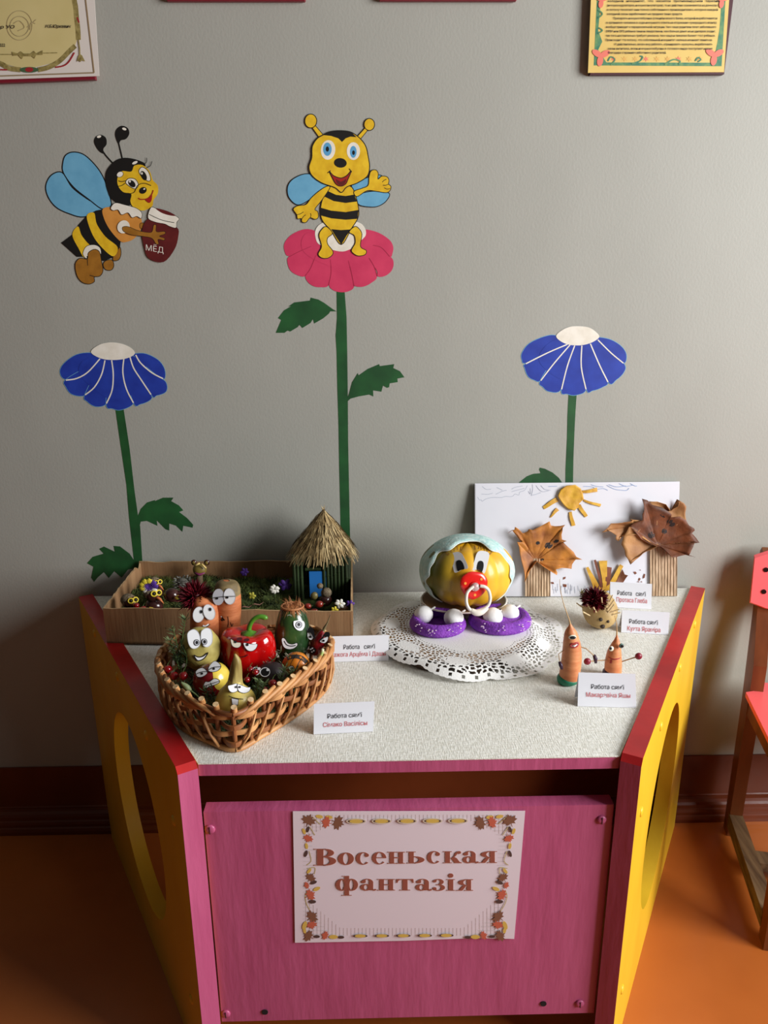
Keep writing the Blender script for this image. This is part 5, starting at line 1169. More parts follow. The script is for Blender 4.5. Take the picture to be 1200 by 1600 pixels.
# berries
for x, y, r, Y, l, g in ((262, 1046, 7, -.415, 'two glossy red berries at the left rim of the basket', 'l1'), (272, 1056, 7, -.430, '', ''), (286.5, 1056, 7.2, -.437, '', ''), (264, 1060, 6, -.425, '', ''),
                    (413, 1079, 6.6, -.462, '', ''), (426, 1068, 7, -.452, '', ''), (434, 1077, 6.4, -.458, '', ''), (399, 1050, 5, -.435, '', ''), (391, 1046, 5, -.43, '', ''), (386, 1062, 5, -.44, '', '')):
    lab = {262: 'glossy red berry nearest the back at the left rim of the basket', 272: 'glossy red berry in the middle of the trio at the left rim', 286: 'glossy red berry at the right of the trio by the left rim', 264: 'red berry low against the left rim of the basket',
           413: 'red berry left of the trio by the front right rim', 426: 'topmost red berry of the trio by the front right rim', 434: 'red berry right of the trio by the front right rim', 399: 'small red berry beside the white outlined beetroot eye', 391: 'small red berry between the pepper and the gourd neck', 386: 'small red berry right of the gourd neck'}[int(x)]
    berry(x, y, r, Y, lab, 'berries in the basket')
# herb sprigs
def sprig(lines, Y, label, m, leaf=.009, dens=16, seed=1, name='herb_sprig'):
    rn = random.Random(seed); c = at(lines[0][0][0], lines[0][0][1], Y); t = thing(name, c, label, 'herb')
    b = MB(); lf = MB()
    for ln_ in lines:
        P = [at(x, y, Y) for x, y in ln_]; P = smooth_line(P, False, 8); b.tube(P, [.0011*(1-.6*i/len(P)) for i in range(len(P))], 5)
        for i in range(dens*2):
            q = P[int(rn.uniform(.12, 1)*(len(P)-1))]; a = rn.uniform(0, 2*pi); d = (Vector((cos(a), sin(a)*.7, rn.uniform(.3, 1.1)))).normalized()*leaf*rn.uniform(.6, 1.1); s_ = d.cross(Vector((0, 0, 1))).normalized()*.0009
            lf.add([q-s_*.4, q+s_*.4, q+d*.6+s_, q+d*.6-s_, q+d], [(0, 1, 2, 3), (3, 2, 4)])
    b.build('stem', M_stem, t); lf.build('needle_leaves', m, t, kind='stuff', fix=False); return t
sprig([[(283, 1050), (279, 1020), (274, 995), (268, 978)], [(283, 1050), (283, 1015), (286, 990), (290, 965)], [(280, 1040), (270, 1018), (266, 1000)]], -.405, 'tall dark herb sprig at the left edge of the basket, before the box', M_dill2, .012, 22, 1)
sprig([[(280, 1045), (276, 1030), (272, 1018)], [(288, 1048), (292, 1030), (288, 1015)]], -.41, 'short herb sprig behind the red berries at the left rim', M_dill, .012, 22, 5)
sprig([[(335, 1112), (328, 1095), (318, 1078)], [(338, 1112), (334, 1092), (332, 1074)]], -.475, 'herb sprig between the apple and the front gourd', M_dill, .010, 22, 2)
sprig([[(402, 1098), (402, 1080), (404, 1062)], [(405, 1095), (410, 1078), (414, 1066)]], -.470, 'herb sprig right of the front gourd', M_dill2, .010, 26, 3)
sprig([[(438, 1068), (450, 1056), (462, 1046)], [(436, 1066), (442, 1052), (446, 1042)]], -.440, 'herb sprig in front of the orange gourd', M_dill2, .010, 24, 4)
sprig([[(412, 1040), (428, 1030), (440, 1016)], [(430, 1050), (444, 1036), (452, 1024)]], -.41, 'dry grey twigs between the pepper and the orange gourd', mat('dry_twig', (120, 112, 92), .8), .008, 12, 6)
# a bud on the left rim
c = at(281, 1071, -.452); b = MB(); tp(b, [(283, 1066, 1), (288, 1070, 3.4), (294, 1075, 4.2), (299, 1080, 1.5)], -.47, 10); bt = thing('flower_bud', at(290, 1078, -.47), 'green white flower bud lying on the left rim of the basket', 'bud'); b.build('bud', mat('bud_green', (150, 162, 118), .5, var=(96, 116, 72), vs=100), bt, smooth=True)
b = MB(); tp(b, [(298, 1079, 1.3), (306, 1085, 1.2), (315, 1094, .8)], -.475, 6); b.build('stalk', M_stem, bt, smooth=True)
# ------------------------------------------------------------------ log slice, lace doily and the pumpkin baby
M_bark = mat('bark', (74, 56, 42), .9, var=(44, 32, 24), vs=60, vd=5, stretch=(1, 1, .3), bump=1, bs=90)
M_logtop = mat('log_wood', (176, 138, 92), .8, var=(146, 108, 68), vs=30)
DC = Vector((.165, -.205)); DR = .157; SC = Vector((.142, -.216)); SR = .126; SZ = TZ+.019
sl = thing('log_slice', (SC.x, SC.y, TZ), 'dark barked round log slice under the white lace doily', 'log slice')
def sring(r, z, amp=.012): return [Vector((SC.x+r*cos(g)*(1+amp*sin(3*g)+.006*sin(17*g)), SC.y+r*sin(g)*(1+amp*sin(3*g)+.006*sin(17*g)), z)) for g in [2*pi*i/96 for i in range(96)]]
b = MB(); b.loft([sring(SR*.97, TZ+.0005), sring(SR, TZ+.004), sring(SR*1.005, TZ+.013), sring(SR*.98, SZ-.0008)]); b.build('bark', M_bark, sl, smooth=40)
b = MB(); b.loft([sring(SR*.95, SZ-.001), sring(SR*.95, SZ-.0002)]); b.build('cut_face', M_logtop, sl)

M_doily = mat('doily_paper', (244, 243, 240), .8, bump=.25, bs=400)
import bisect
rnd = random.Random(12)
NT, NRr = 600, 66
cells = {}
def worley(u, v):                               # u around (wraps at 1), v radial
    iu, iv = int(math.floor(u)), int(math.floor(v)); d1 = d2 = 9; best = None
    for a in (-1, 0, 1):
        for c in (-1, 0, 1):
            key = ((iu+a) % 96, iv+c)
            if key not in cells: cells[key] = (rnd.uniform(.15, .85), rnd.uniform(.15, .85), rnd.random())
            q = cells[key]; dx = iu+a+q[0]-u; dy = iv+c+q[1]-v; d = sqrt(dx*dx+dy*dy)
            if d < d1: d2 = d1; d1 = d; best = q[2]
            elif d < d2: d2 = d
    return d2-d1, best
def dz(x, y, ang):                              # paper lies on the slice, droops past its edge
    r = (Vector((x, y))-SC).length; e = SR*.985; z = SZ+.0008
    if r > e:
        t = min(1, (r-e)/.034); z = SZ+.0008 - (t*t*(3-2*t))*.0155 + .0022*sin(9*ang)*t
    return z
vs = []; keep = []
R1 = lambda a: DR*(1+.062*abs(sin(4.5*a+.4))**.75-.008 + .006*abs(sin(54*a)))
for j in range(NRr+1):
    f_ = .50+.50*j/NRr
    for i in range(NT):
        a = 2*pi*i/NT; r = R1(a)*f_ if j > NRr-10 else (DR*f_*(1+(R1(a)/DR-1)*(j/NRr))); x, y = DC.x+r*cos(a), DC.y+r*sin(a)
        vs.append((x, y, dz(x, y, a)))
fs = []
for j in range(NRr):
    f_ = .50+.50*(j+.5)/NRr
    for i in range(NT):
        a = 2*pi*(i+.5)/NT; hole = False
        wave = .60+.035*abs(sin(4.5*a+.4))             # inner scallop of the lace
        sc = (a*9/(2*pi)+.127) % 1                       # position within a scallop
        flower = ((sc-.5)/.24)**2+((f_-.80)/.072)**2 < 1 # closed embossed flower in every scallop
        if wave-.016 < f_ < wave-.004: hole = (i % 5) < 2
        elif f_ > .945: hole = f_ < .978 and (i % 12) < 3
        elif wave+.02 < f_ < .93:
            d, q = worley(96*i/NT, (f_-.6)*30); hole = d > .30 and not flower
            if flower and abs(((sc-.5)/.20)**2+((f_-.80)/.062)**2-.9) < .08 and i % 4 == 0: hole = True
        if not hole: fs.append((j*NT+i, j*NT+(i+1) % NT, (j+1)*NT+(i+1) % NT, (j+1)*NT+i))
c0i = len(vs); vs.append((DC.x, DC.y, SZ+.0008))
for i in range(NT): fs.append((c0i, (i+1) % NT, i))
b = MB(); b.add(vs, fs)
do = b.build('lace_doily', M_doily, None, label='round white paper lace doily with scalloped edge under the pumpkin', cat='doily', fix=False)
sm_ = do.modifiers.new('thickness', 'SOLIDIFY'); sm_.thickness = .00025; sm_.offset = 1

# purple knitted booties
M_knit = mat('purple_knit', (142, 66, 186), .75, var=(112, 44, 158), vs=70, bump=1, bs=260)
M_knitw = mat('white_yarn', (226, 200, 222), .8)
def bootie(name, cx, cy, rx, ry, ang, label, hollow):
    c = on(cx, cy, SZ+.010); t = thing(name, (c.x, c.y, SZ+.0012), label, 'bootie', 'purple knitted booties')
    k = px(c); X_, Y_ = rx*k, ry*k; g = radians(ang)
    def P(a, q=1, z=0): x, y = X_*q*cos(a), Y_*q*sin(a); return Vector((c.x+x*cos(g)-y*sin(g), c.y+x*sin(g)+y*cos(g), SZ+.0022+z))
    for z, q, r in ((.0065, 1, .0078), (.0128, .96, .0066)):
        N_ = 72; pts = [P(2*pi*i/N_, q-.14, z) for i in range(N_+1)]
        b = MB(); b.tube(pts, [r*(1+.06*(i % 2)) for i in range(N_+1)], 12, cap=False, up=(0, 0, 1)); b.build('knitted_cuff', M_knit, t, smooth=True)
    b = MB(); b.loft([[P(2*pi*i/40, q, z) for i in range(40)] for q, z in ((.86, .001), (.86, .006 if hollow else .013), (.5, .004 if hollow else .0165), (.05, .003 if hollow else .018))]); b.build('sole', M_knit, t, smooth=True)
    b = MB(); rn = random.Random(int(cx))
    for i in range(26):
        a = rn.choice((-1.75, -1.05, -2.3, -.65))+rn.uniform(-.18, .18); zz = rn.uniform(.004, .020); p = P(a, 1.0, zz); 
        b.ell(p+Vector((0, -.0012, 0)), (.0016, .001, .0008), 6, 4)
    b.build('white_stitches', M_knitw, t, kind='stuff', label='white stitches in the purple knit')
    return t
bootie('knitted_bootie', 684, 973, 43, 40, -8, 'purple knitted bootie under the left of the pumpkin plate', True)
bootie('knitted_bootie', 781, 968, 49, 43, 8, 'purple knitted bootie under the right of the pumpkin plate', False)
M_cotton = mat('cotton_white', (238, 236, 234), .9, bump=.3, bs=120)
for x, y, r, Yv, l in ((662, 960, 14.2, -.205, 'leftmost white cotton ball on the left purple bootie'), (709, 965.5, 15, -.222, 'white cotton ball right on the left purple bootie, below the pacifier'), (770, 963.5, 15, -.222, 'white cotton ball left on the right purple bootie'), (796.5, 957.5, 14, -.205, 'rightmost white cotton ball on the right purple bootie')):
    c = at(x, y, Yv); k = px(c); t = thing('cotton_ball', c-Vector((0, 0, r*k)), l, 'cotton ball', 'cotton ball toes')
    b = MB(); b.ell(c, (r*k*1.04, r*k, r*k*.95), 22, 14, fn=lambda d: 1+.03*noise.noise(d*3+Vector((x, 0, 0)))); b.build('ball', M_cotton, t, smooth=True)
    b = MB(); q = c+Vector((.55*r*k, .4*r*k, .2*r*k)); b.tube([q, q+Vector((.012, .012, .002))], .0016, 8); b.build('stem', M_cotton, t, smooth=True)

# the pumpkin
M_pump = mat('pumpkin_skin', (232, 180, 42), .4, var=(208, 150, 26), vs=14, vd=5, stretch=(1.5, 1.5, .5), coat=.15, bump=.15, bs=40)
PC = Vector((.1665, -.148, .6300)); PRx, PRy, PRz = .0790, .0700, .0595
pk = thing('pumpkin', (PC.x, PC.y, .5705), 'yellow pumpkin baby with paper eyes, pacifier and pale blue bonnet', 'pumpkin')
def pumpf(d):
    a = atan2(d.y, d.x); q = sqrt(max(0, 1-d.z*d.z)); f = 1+.055*abs(cos(6*a+.9))**.8*q**.5 - .018
    if abs(d.z) > .8: f *= 1-.10*((abs(d.z)-.8)/.2)
    return f*(1+.06*q*q*abs(d.z))
b = MB(); b.ell(PC, (PRx, PRy, PRz), 120, 44, fn=pumpf); b.build('body', M_pump, pk, smooth=True); bv = b.bvh()
def pump_green():
    m = M_pump; n = m.node_tree.nodes; L = m.node_tree.links; bs_ = n['Principled BSDF']
    tc = n.new('ShaderNodeTexCoord'); sp = n.new('ShaderNodeSeparateXYZ'); L.new(tc.outputs['Object'], sp.inputs[0])
    ns = n.new('ShaderNodeTexNoise'); ns.inputs['Scale'].default_value = 30; L.new(tc.outputs['Object'], ns.inputs[0])
    ad = n.new('ShaderNodeMath'); ad.operation = 'MULTIPLY_ADD'; ad.inputs[1].default_value = .03; L.new(ns.outputs[0], ad.inputs[0]); L.new(sp.outputs['X'], ad.inputs[2])
    mr = n.new('ShaderNodeMapRange'); mr.inputs[1].default_value = -.038; mr.inputs[2].default_value = .004; L.new(ad.outputs[0], mr.inputs[0])
    src = bs_.inputs['Base Color'].links[0].from_socket
    mx = n.new('ShaderNodeMix'); mx.data_type = 'RGBA'; mx.inputs['A'].default_value = lin((104, 104, 34)); L.new(src, mx.inputs['B']); L.new(mr.outputs[0], mx.inputs['Factor']); L.new(mx.outputs['Result'], bs_.inputs['Base Color'])
pump_green()
# bonnet: a cloth shell round the back of the pumpkin with a wavy front edge
M_bon = mat('bonnet_cloth', (172, 212, 208), .85, var=(206, 228, 222), vs=130, bump=.5, bs=200)
rings = []; NB = 120
for j in range(17):
    t_ = j/16; ring = []
    for i in range(NB):
        ph = 2*pi*i/NB                                   # angle round the axis that points to the camera
        lim = 106 + 15*abs(cos(ph)) + 3.5*sin(7*ph+.6)+2*sin(13*ph)   # degrees from the back pole
        if sin(ph) < -.82: lim = 86
        th = radians(lim)*t_
        d = Vector((cos(ph)*sin(th), cos(th), sin(ph)*sin(th)))
        fl = 1.022+.026*t_**4*(1+.6*sin(7*ph+.6)); p = Vector((d.x*PRx*fl, d.y*PRy*fl, d.z*PRz*(fl+.01))); p.z = max(p.z, .5790-PC.z+.0008)
        ring.append(PC+p)
    rings.append(ring)
b = MB(); b.loft(rings, cap=False); bo = b.build('bonnet', M_bon, pk, smooth=True)
md = bo.modifiers.new('thickness', 'SOLIDIFY'); md.thickness = .0012; md.offset = 1
b = MB(); b.tube([p+Vector((0, -.0004, 0)) for p in rings[-1]+[rings[-1][0]]], .0010, 6, cap=False); b.build('bonnet_hem', mat('hem_white', (224, 232, 226), .8), bo, smooth=True)
for (pts, pup) in (([(703.5, 870), (706, 865), (714, 862.5), (720, 864), (724, 869), (731.5, 887), (722, 890), (711, 895), (707.5, 884)], [(713, 882), (714, 877), (719, 875.5), (723.5, 880), (726, 889), (720, 891), (715.5, 892.5)]),
                   ([(738, 890), (742, 874), (745, 865), (750, 861), (760, 862), (764.5, 867), (762, 880), (757, 896), (752, 892), (746, 890)], [(745, 889), (747, 879), (751, 876.5), (755, 879), (755.5, 886), (753, 893.5), (749, 890.5)])):
    st = Sticker(bv, sum(p[0] for p in pts)/len(pts), 878, pk, .05, off=.0004); e = st.f('eye', pts, M_paper); st.f('pupil', pup, M_black, par=e)
M_lash = mat('lash_brown', (160, 112, 30), .7)
cast_lines('eyelash', bv, [[(697, 860), (702, 866)]], 1.6, M_lash, pk)
for a, c_ in (((702, 858), (706, 863)), ((708, 855), (710, 861)), ((714, 853), (715, 860)), ((721, 854), (720, 860)), ((697, 864), (701, 868)), ((742, 852), (743, 859)), ((748, 851), (748, 858)), ((754, 852), (752, 859)), ((760, 855), (757, 861)), ((765, 858), (761, 863)), ((769, 862), (765, 867))):
    cast_lines('eyelash', bv, [[a, c_]], 1.6, M_lash, pk)
# pacifier
M_pac = mat('pacifier_red', (222, 30, 26), .25, coat=.5); M_pacw = mat('pacifier_white', (236, 226, 212), .35, coat=.3); M_pacc = mat('pacifier_clear', (240, 226, 222), .08, trans=.55)
st = Sticker(bv, 740, 916, pk, .3, off=.0030)
P0 = to_plane(740, 915, st.P, st.n, .003); nn = st.n
rimp = [to_plane(x, y, st.P, nn, .003) for x, y in [(p[0], p[1]) for p in smooth_line([(718, 912), (721, 901), (731, 893.5), (742, 892.5), (754, 896), (760.5, 905), (760, 916), (755, 926), (746, 933), (736, 936), (727, 931), (721, 922)], True, 5)]]
b = MB(); b.loft([[P0+(p-P0)*s_+nn*h_ for p in rimp] for s_, h_ in ((.96, -.0012), (1, 0), (.97, .0016), (.75, .0026), (.3, .003), (.02, .0031))]); pa = b.build('pacifier', M_pac, pk, smooth=True, label='red pacifier with white ring')
for x, y in ((750.5, 903.5), (740.5, 928), (725.5, 910)):
    b = MB(); b.prism([to_plane(px_, py_, st.P, nn, .0060) for px_, py_ in oval(x, y, 2.1, 2.1, 0, 14)], nn*.0003); b.build('star_print', mat('pacifier_print', (240, 150, 60), .4), pa)
b = MB(); q = to_plane(740, 915, st.P, nn, .004); b.tube([q, q+nn*.006, q+nn*.0085], [.0075, .0072, .004], 18); b.build('button', M_pacc, pa, smooth=50)
b = MB(); q = to_plane(740, 915, st.P, nn, .004); b.tube([q-nn*.001, q+nn*.004], [.0095, .0088], 18); b.build('button_base', M_pac, pa, smooth=50)
rp_ = [(747, 913, .010), (754, 914, .012), (760, 920, .012), (762, 932, .013), (758, 942, .015), (750, 947, .016), (738, 950, .017), (729, 947, .017), (725, 938, .014), (726, 925, .012), (731, 918, .011), (737, 914, .010)]
pts = smooth_line([to_plane(x, y, st.P, nn, l) for x, y, l in rp_], False, 5)
b = MB(); b.tube(pts, .0028, 10); b.build('ring', M_pacw, pa, smooth=True)
b = MB(); pts = smooth_line([to_plane(x, y, st.P, nn, l) for x, y, l in [(731, 948, .017), (738, 952, .018), (747, 951, .018), (757, 945, .016)]], False, 5); b.tube(pts, [.0028+.0022*sin(pi*i/(len(pts)-1)) for i in range(len(pts))], 12, flat=1.2); b.build('ring_grip', M_pacw, pa, smooth=True)
# cardboard plate carrying the pumpkin on the booties
M_plw = mat('plate_white', (222, 208, 196), .6); M_plb = mat('plate_brown', (140, 96, 52), .6, var=(120, 80, 42), vs=60)
pl_ = thing('cardboard_plate', (PC.x, PC.y-.01, .566), 'brown white rimmed cardboard plate under the pumpkin, on the booties', 'plate')
def plr(q, z): return [Vector((PC.x-.004+.074*q*cos(g), PC.y-.006+.060*q*sin(g), z+.0015*sin(3*g)*q)) for g in [2*pi*i/64 for i in range(64)]]
b = MB(); b.loft([plr(.45, .5660), plr(.8, .5690), plr(1, .5770), plr(1.0, .5785), plr(.8, .5715), plr(.45, .5690)]); b.build('plate_body', M_plb, pl_, smooth=40)
b = MB(); b.tube(plr(1.0, .5778)+[plr(1.0, .5778)[0]], .0016, 6, cap=False); b.build('plate_rim', M_plw, pl_, smooth=True)
# ------------------------------------------------------------------ white collage board leaning on the wall
BA, BB_ = at(742, 932, -.0485), at(1057, 931.5, -.0485); BA.z = BB_.z = TZ+.0015
BT0, BT1 = at(742, 755.5, -.008), at(1062, 752, -.008)
bu = (BB_-BA).normalized(); bn = (BT0-BA).cross(bu).normalized()
if bn.y > 0: bn = -bn
def bm(x, y, l=0): return to_plane(x, y, BA, bn, l)
bd = thing('collage_board', (BA+BB_)/2, 'white collage board with leaf trees and a leaf sun, leaning on the wall', 'collage')
M_bdw = mat('board_white', (226, 226, 232), .6, var=(218, 218, 226), vs=6, bump=.15, bs=20)
b = MB(); b.prism([bm(742.5, 932), bm(1057, 931.5), bm(1062, 752.5), bm(742, 755.5)], -bn*.0035); b.build('board', M_bdw, bd)
b = MB(); b.prism([bm(743, 931), bm(1056.5, 930.5), bm(1061.5, 753.5), bm(743, 756.8)], bn*.0004); b.build('paper_face', M_bdw, bd)
F = Flat(lambda x, y, l: bm(x, y, .0005+l), bd, .00003)
M_pen, M_pen2 = mat('pencil_blue', (130, 156, 200), .6), mat('pencil_grey', (170, 176, 190), .6)
g1 = lambda x, y: (740+x/6.667, 745+y/6.667); g2 = lambda x, y: (890+x/5.714, 745+y/5.714)
for L_ in ([(40, 210), (60, 240), (80, 240), (90, 255), (130, 230), (200, 215), (290, 215), (330, 205), (400, 205), (430, 180), (470, 190), (480, 160), (530, 140), (560, 90)], [(80, 180), (150, 182), (200, 170)], [(90, 100), (130, 130), (180, 130)], [(230, 182), (300, 150), (345, 140)], [(240, 110), (300, 140)],
           [(395, 130), (430, 110), (510, 95)], [(395, 155), (450, 140), (530, 120)], [(570, 150), (590, 180), (590, 120)], [(600, 200), (615, 130), (612, 80)], [(610, 190), (640, 185), (700, 165)], [(650, 90), (680, 130), (720, 155), (780, 145)], [(700, 90), (740, 130), (800, 140)]):
    F.line('pencil_line', [[g1(*p) for p in L_]], .7, M_pen2)
for L_ in ([(120, 85), (200, 90), (240, 110), (300, 105), (340, 120)], [(190, 70), (240, 85), (300, 90)], [(330, 75), (400, 110), (470, 120), (510, 120), (530, 100)], [(440, 60), (500, 85), (560, 75)], [(540, 60), (580, 80), (600, 82)], [(350, 70), (420, 90), (500, 80)]):
    F.line('pencil_line', [[g2(*p) for p in L_]], .7, M_pen)
F.line('pencil_line', [[g1(780, 100), g1(870, 98)]], .7, M_pen)
rnd = random.Random(31); gr = []
for i in range(60):
    x = rnd.uniform(862, 1012); y = rnd.uniform(921, 929); gr.append([(x, y), (x+rnd.uniform(-1, 1), y-rnd.uniform(4, 11))])
F.lines('pencil_grass', gr, .6, M_pen2, sm=False)
def outline_leaf(name, cx, cy, pts, m, base=.002, rise=.014, seed=1, par=None, curl=1, veins=(), vm=None):
    """dry leaf: rings shrink from the traced outline to the midrib point, lifted off the board and crumpled"""
    P = [Vector(p) for p in pts]; Q = []
    for i in range(len(P)):
        Q.append(P[i]); Q.append(P[i].lerp(P[(i+1) % len(P)], .5))
    C_ = Vector((cx, cy)); K = 9; vs = []; n = len(Q)
    def lift(q, t): 
        return base + rise*t**1.3*(.75+.5*noise.noise(Vector((q.x*.03, q.y*.03, seed)))) + .0035*noise.noise(Vector((q.x*.09, q.y*.09, seed+5)))*t + .001
    for j in range(1, K+1):
        t = j/K
        for q in Q: r = C_.lerp(q, t); vs.append(bm(r.x, r.y, max(.0012, lift(r, t)*curl)))
    vs.append(bm(cx, cy, base+.001)); fs = [(n*K, i, (i+1) % n) for i in range(n)]
    for j in range(K-1):
        for i in range(n): fs.append((j*n+i, (j+1)*n+i, (j+1)*n+(i+1) % n, j*n+(i+1) % n))
    b = MB(); b.add(vs, fs); o = b.build(name, m, par or bd, smooth=True); md = o.modifiers.new('thickness', 'SOLIDIFY'); md.thickness = .0005; md.offset = -1
    bv = b.bvh()
    for v in veins: cast_lines('leaf_vein', bv, [v], 1.0, vm, o, .0003)
    return o, bv
M_lf1 = mat('maple_leaf_orange', (214, 138, 52), .6, var=(138, 78, 30), vs=26, vd=6, bump=.5, bs=70)
M_lf2 = mat('maple_leaf_brown', (126, 66, 28), .6, var=(64, 34, 18), vs=24, vd=6, bump=.6, bs=70)
M_lf3 = mat('maple_leaf_tan', (190, 138, 84), .65, var=(150, 98, 54), vs=24, vd=6, bump=.6, bs=70)
M_vein = mat('leaf_vein', (110, 66, 32), .6); M_spot = mat('leaf_spot', (36, 24, 20), .7)
# trunks of corrugated card
M_trunk = mat('corrugated_card', (204, 176, 144), .8, var=(158, 128, 98), vs=30, stretch=(6, 6, .5), bump=.5, bs=80)
def trunk(x0, x1, y0, y1, n):
    b = MB(); rings = []
    A, B_, T0 = bm(x0, y1), bm(x1, y1), bm(x0, y0)
    W_ = (B_-A).length; H_ = (T0-A).length; u_ = (B_-A).normalized(); v_ = (T0-A).normalized()
    prof = [(W_*i/(n*8), .0045+.0007*cos(2*pi*i/8)+.0006*noise.noise(Vector((i*.3, n, 0)))) for i in range(n*8+1)]
    for h in (0, .25, .5, .75, 1):
        rings.append([A+u_*a+v_*(H_*h)+bn*(d+.0005*noise.noise(Vector((a*300, h*4, 0)))) for a, d in prof]+[A+u_*W_+v_*(H_*h)+bn*.0006, A+v_*(H_*h)+bn*.0006])
    b.loft(rings); return b.build('cardboard_trunk', M_trunk, bd, smooth=50)
trunk(820, 859, 872, 931, 9); trunk(1014.5, 1056.5, 852, 930.5, 9)
o, bv = outline_leaf('maple_leaf', *g1(640, 868), [g1(*p) for p in [(640, 868), (720, 930), (790, 975), (850, 1010), (855, 985), (838, 950), (900, 935), (1000, 945), (1010, 900), (1045, 850), (1110, 848), (1050, 820), (1020, 770), (960, 715), (905, 660), (945, 655), (900, 640), (895, 590), (905, 510), (930, 488), (880, 500), (830, 505), (790, 500), (775, 455), (730, 480), (650, 520), (600, 545), (560, 535), (545, 560), (500, 580), (450, 530), (415, 510), (410, 540), (385, 545), (440, 590), (470, 640), (510, 665), (455, 670), (435, 665), (460, 720), (470, 800), (480, 860), (500, 940), (512, 1010), (510, 1080), (530, 1040), (545, 980), (590, 930)]], M_lf1, seed=2, rise=.016,
    veins=([g1(640, 868), g1(640, 780), g1(660, 690)], [g1(640, 868), g1(720, 790), g1(850, 690), g1(890, 560)], [g1(640, 868), g1(780, 845), g1(960, 830)], [g1(640, 868), g1(590, 820), g1(570, 750)], [g1(640, 868), g1(720, 920), g1(830, 980)]), vm=M_vein)
b = MB(); tp_ = [bm(*g1(*p), l) for p, l in (((400, 545), .016), ((380, 545), .018), ((335, 570), .022))]; b.tube(tp_, [.0009, .0006, .0003], 6); b.build('leaf_tip', M_vein, o)
for x, y, a, c_ in ((668, 688, 22, 18), (780, 715, 42, 32), (860, 670, 30, 16), (715, 862, 20, 12), (565, 545, 14, 9)): cast_blob('leaf_spot', bv, g1(x, y), a/6.667, c_/6.667, -15, M_spot, o, .0006)
o, bv = outline_leaf('maple_leaf', *g2(900, 300), [g2(*p) for p in [(690, 215), (760, 215), (840, 240), (880, 300), (950, 260), (960, 225), (940, 195), (1000, 230), (1020, 260), (1015, 320), (1025, 390), (960, 400), (850, 400), (750, 330)]], M_lf3, seed=7, rise=.008)
o, bv = outline_leaf('maple_leaf', *g2(775, 605), [g2(*p) for p in [(775, 605), (740, 605), (690, 590), (600, 540), (530, 460), (500, 430), (540, 400), (615, 375), (612, 320), (628, 290), (625, 235), (605, 185), (660, 200), (700, 240), (780, 260), (850, 305), (870, 325), (870, 350), (940, 340), (990, 370), (1020, 420), (1065, 445), (1075, 465), (1050, 490), (1085, 530), (1120, 575), (1070, 570), (1040, 640), (1020, 680), (1080, 700), (990, 680), (920, 700), (880, 705), (840, 660), (800, 620)]], M_lf2, seed=4, rise=.020, base=.006,
    veins=([g2(775, 605), g2(775, 480), g2(790, 300)], [g2(775, 605), g2(860, 500), g2(1000, 400)], [g2(775, 605), g2(900, 600), g2(1080, 560)]), vm=mat('vein_tan', (170, 120, 76), .6))
for x, y, a, c_ in ((730, 520, 40, 36), (905, 412, 50, 34), (845, 485, 30, 30), (830, 350, 30, 10)): cast_blob('leaf_spot', bv, g2(x, y), a/5.714*.8, c_/5.714*.8, 30, M_spot, o, .0006)
outline_leaf('maple_leaf', *g2(740, 600), [g2(*p) for p in [(750, 605), (690, 640), (620, 670), (575, 700), (520, 730), (505, 765), (490, 725), (465, 690), (460, 640), (432, 590), (450, 520), (500, 430), (540, 450), (600, 520), (680, 570)]], M_lf3, seed=9, rise=.012, base=.010)
outline_leaf('maple_leaf', *g2(560, 440), [g2(*p) for p in [(560, 500), (470, 515), (420, 525), (400, 560), (375, 540), (385, 510), (340, 480), (300, 460), (255, 485), (310, 440), (340, 405), (430, 400), (510, 385), (530, 375), (505, 365), (560, 375), (615, 380), (620, 440)]], M_lf3, seed=12, rise=.014, base=.008)
# sun disc cut from a yellow leaf and its rays
M_sun = mat('yellow_leaf', (222, 172, 52), .6, var=(198, 142, 36), vs=60, vd=5, bump=.4, bs=100)
outline_leaf('leaf_sun', *g1(1010, 215), [g1(*p) for p in [(870, 195), (900, 130), (960, 90), (1050, 80), (1110, 120), (1130, 170), (1140, 230), (1095, 275), (1080, 320), (1040, 350), (980, 335), (930, 290), (885, 230)]], M_sun, seed=3, rise=.003, veins=([g1(870, 195), g1(960, 140), g1(1055, 85)], [g1(880, 205), g1(1000, 230), g1(1130, 250)], [g1(885, 225), g1(950, 290), g1(1010, 340)]), vm=M_vein)
def ray_strip(a, c_, w0, w1, m=M_sun, l=.0012, name='sun_ray'):
    A, B_ = Vector(a), Vector(c_); n_ = Vector((-(B_-A).y, (B_-A).x)).normalized(); q = []
    for i in range(5):
        t = i/4; p = A.lerp(B_, t)+n_*.6*sin(5*t); w_ = w0+(w1-w0)*t; q.append((p+n_*w_/2, p-n_*w_/2, l+.0015*sin(pi*t)))
    b = MB(); top = [bm(p.x, p.y, h) for p, _, h in q]; bot = [bm(p.x, p.y, h) for _, p, h in q]; poly = top+bot[::-1]
    vs = top+bot; vs += [v+bn*.0006 for v in vs]; N_ = len(top); fs = []
    for i in range(N_-1):
        fs += [(i, i+1, N_+i+1, N_+i), (2*N_+i, 3*N_+i, 3*N_+i+1, 2*N_+i+1), (i, 2*N_+i, 2*N_+i+1, i+1), (N_+i, N_+i+1, 3*N_+i+1, 3*N_+i)]
    fs += [(0, N_, 3*N_, 2*N_), (N_-1, 3*N_-1, 4*N_-1, 2*N_-1)]
    b.add(vs, fs); return b.build(name, m, bd)
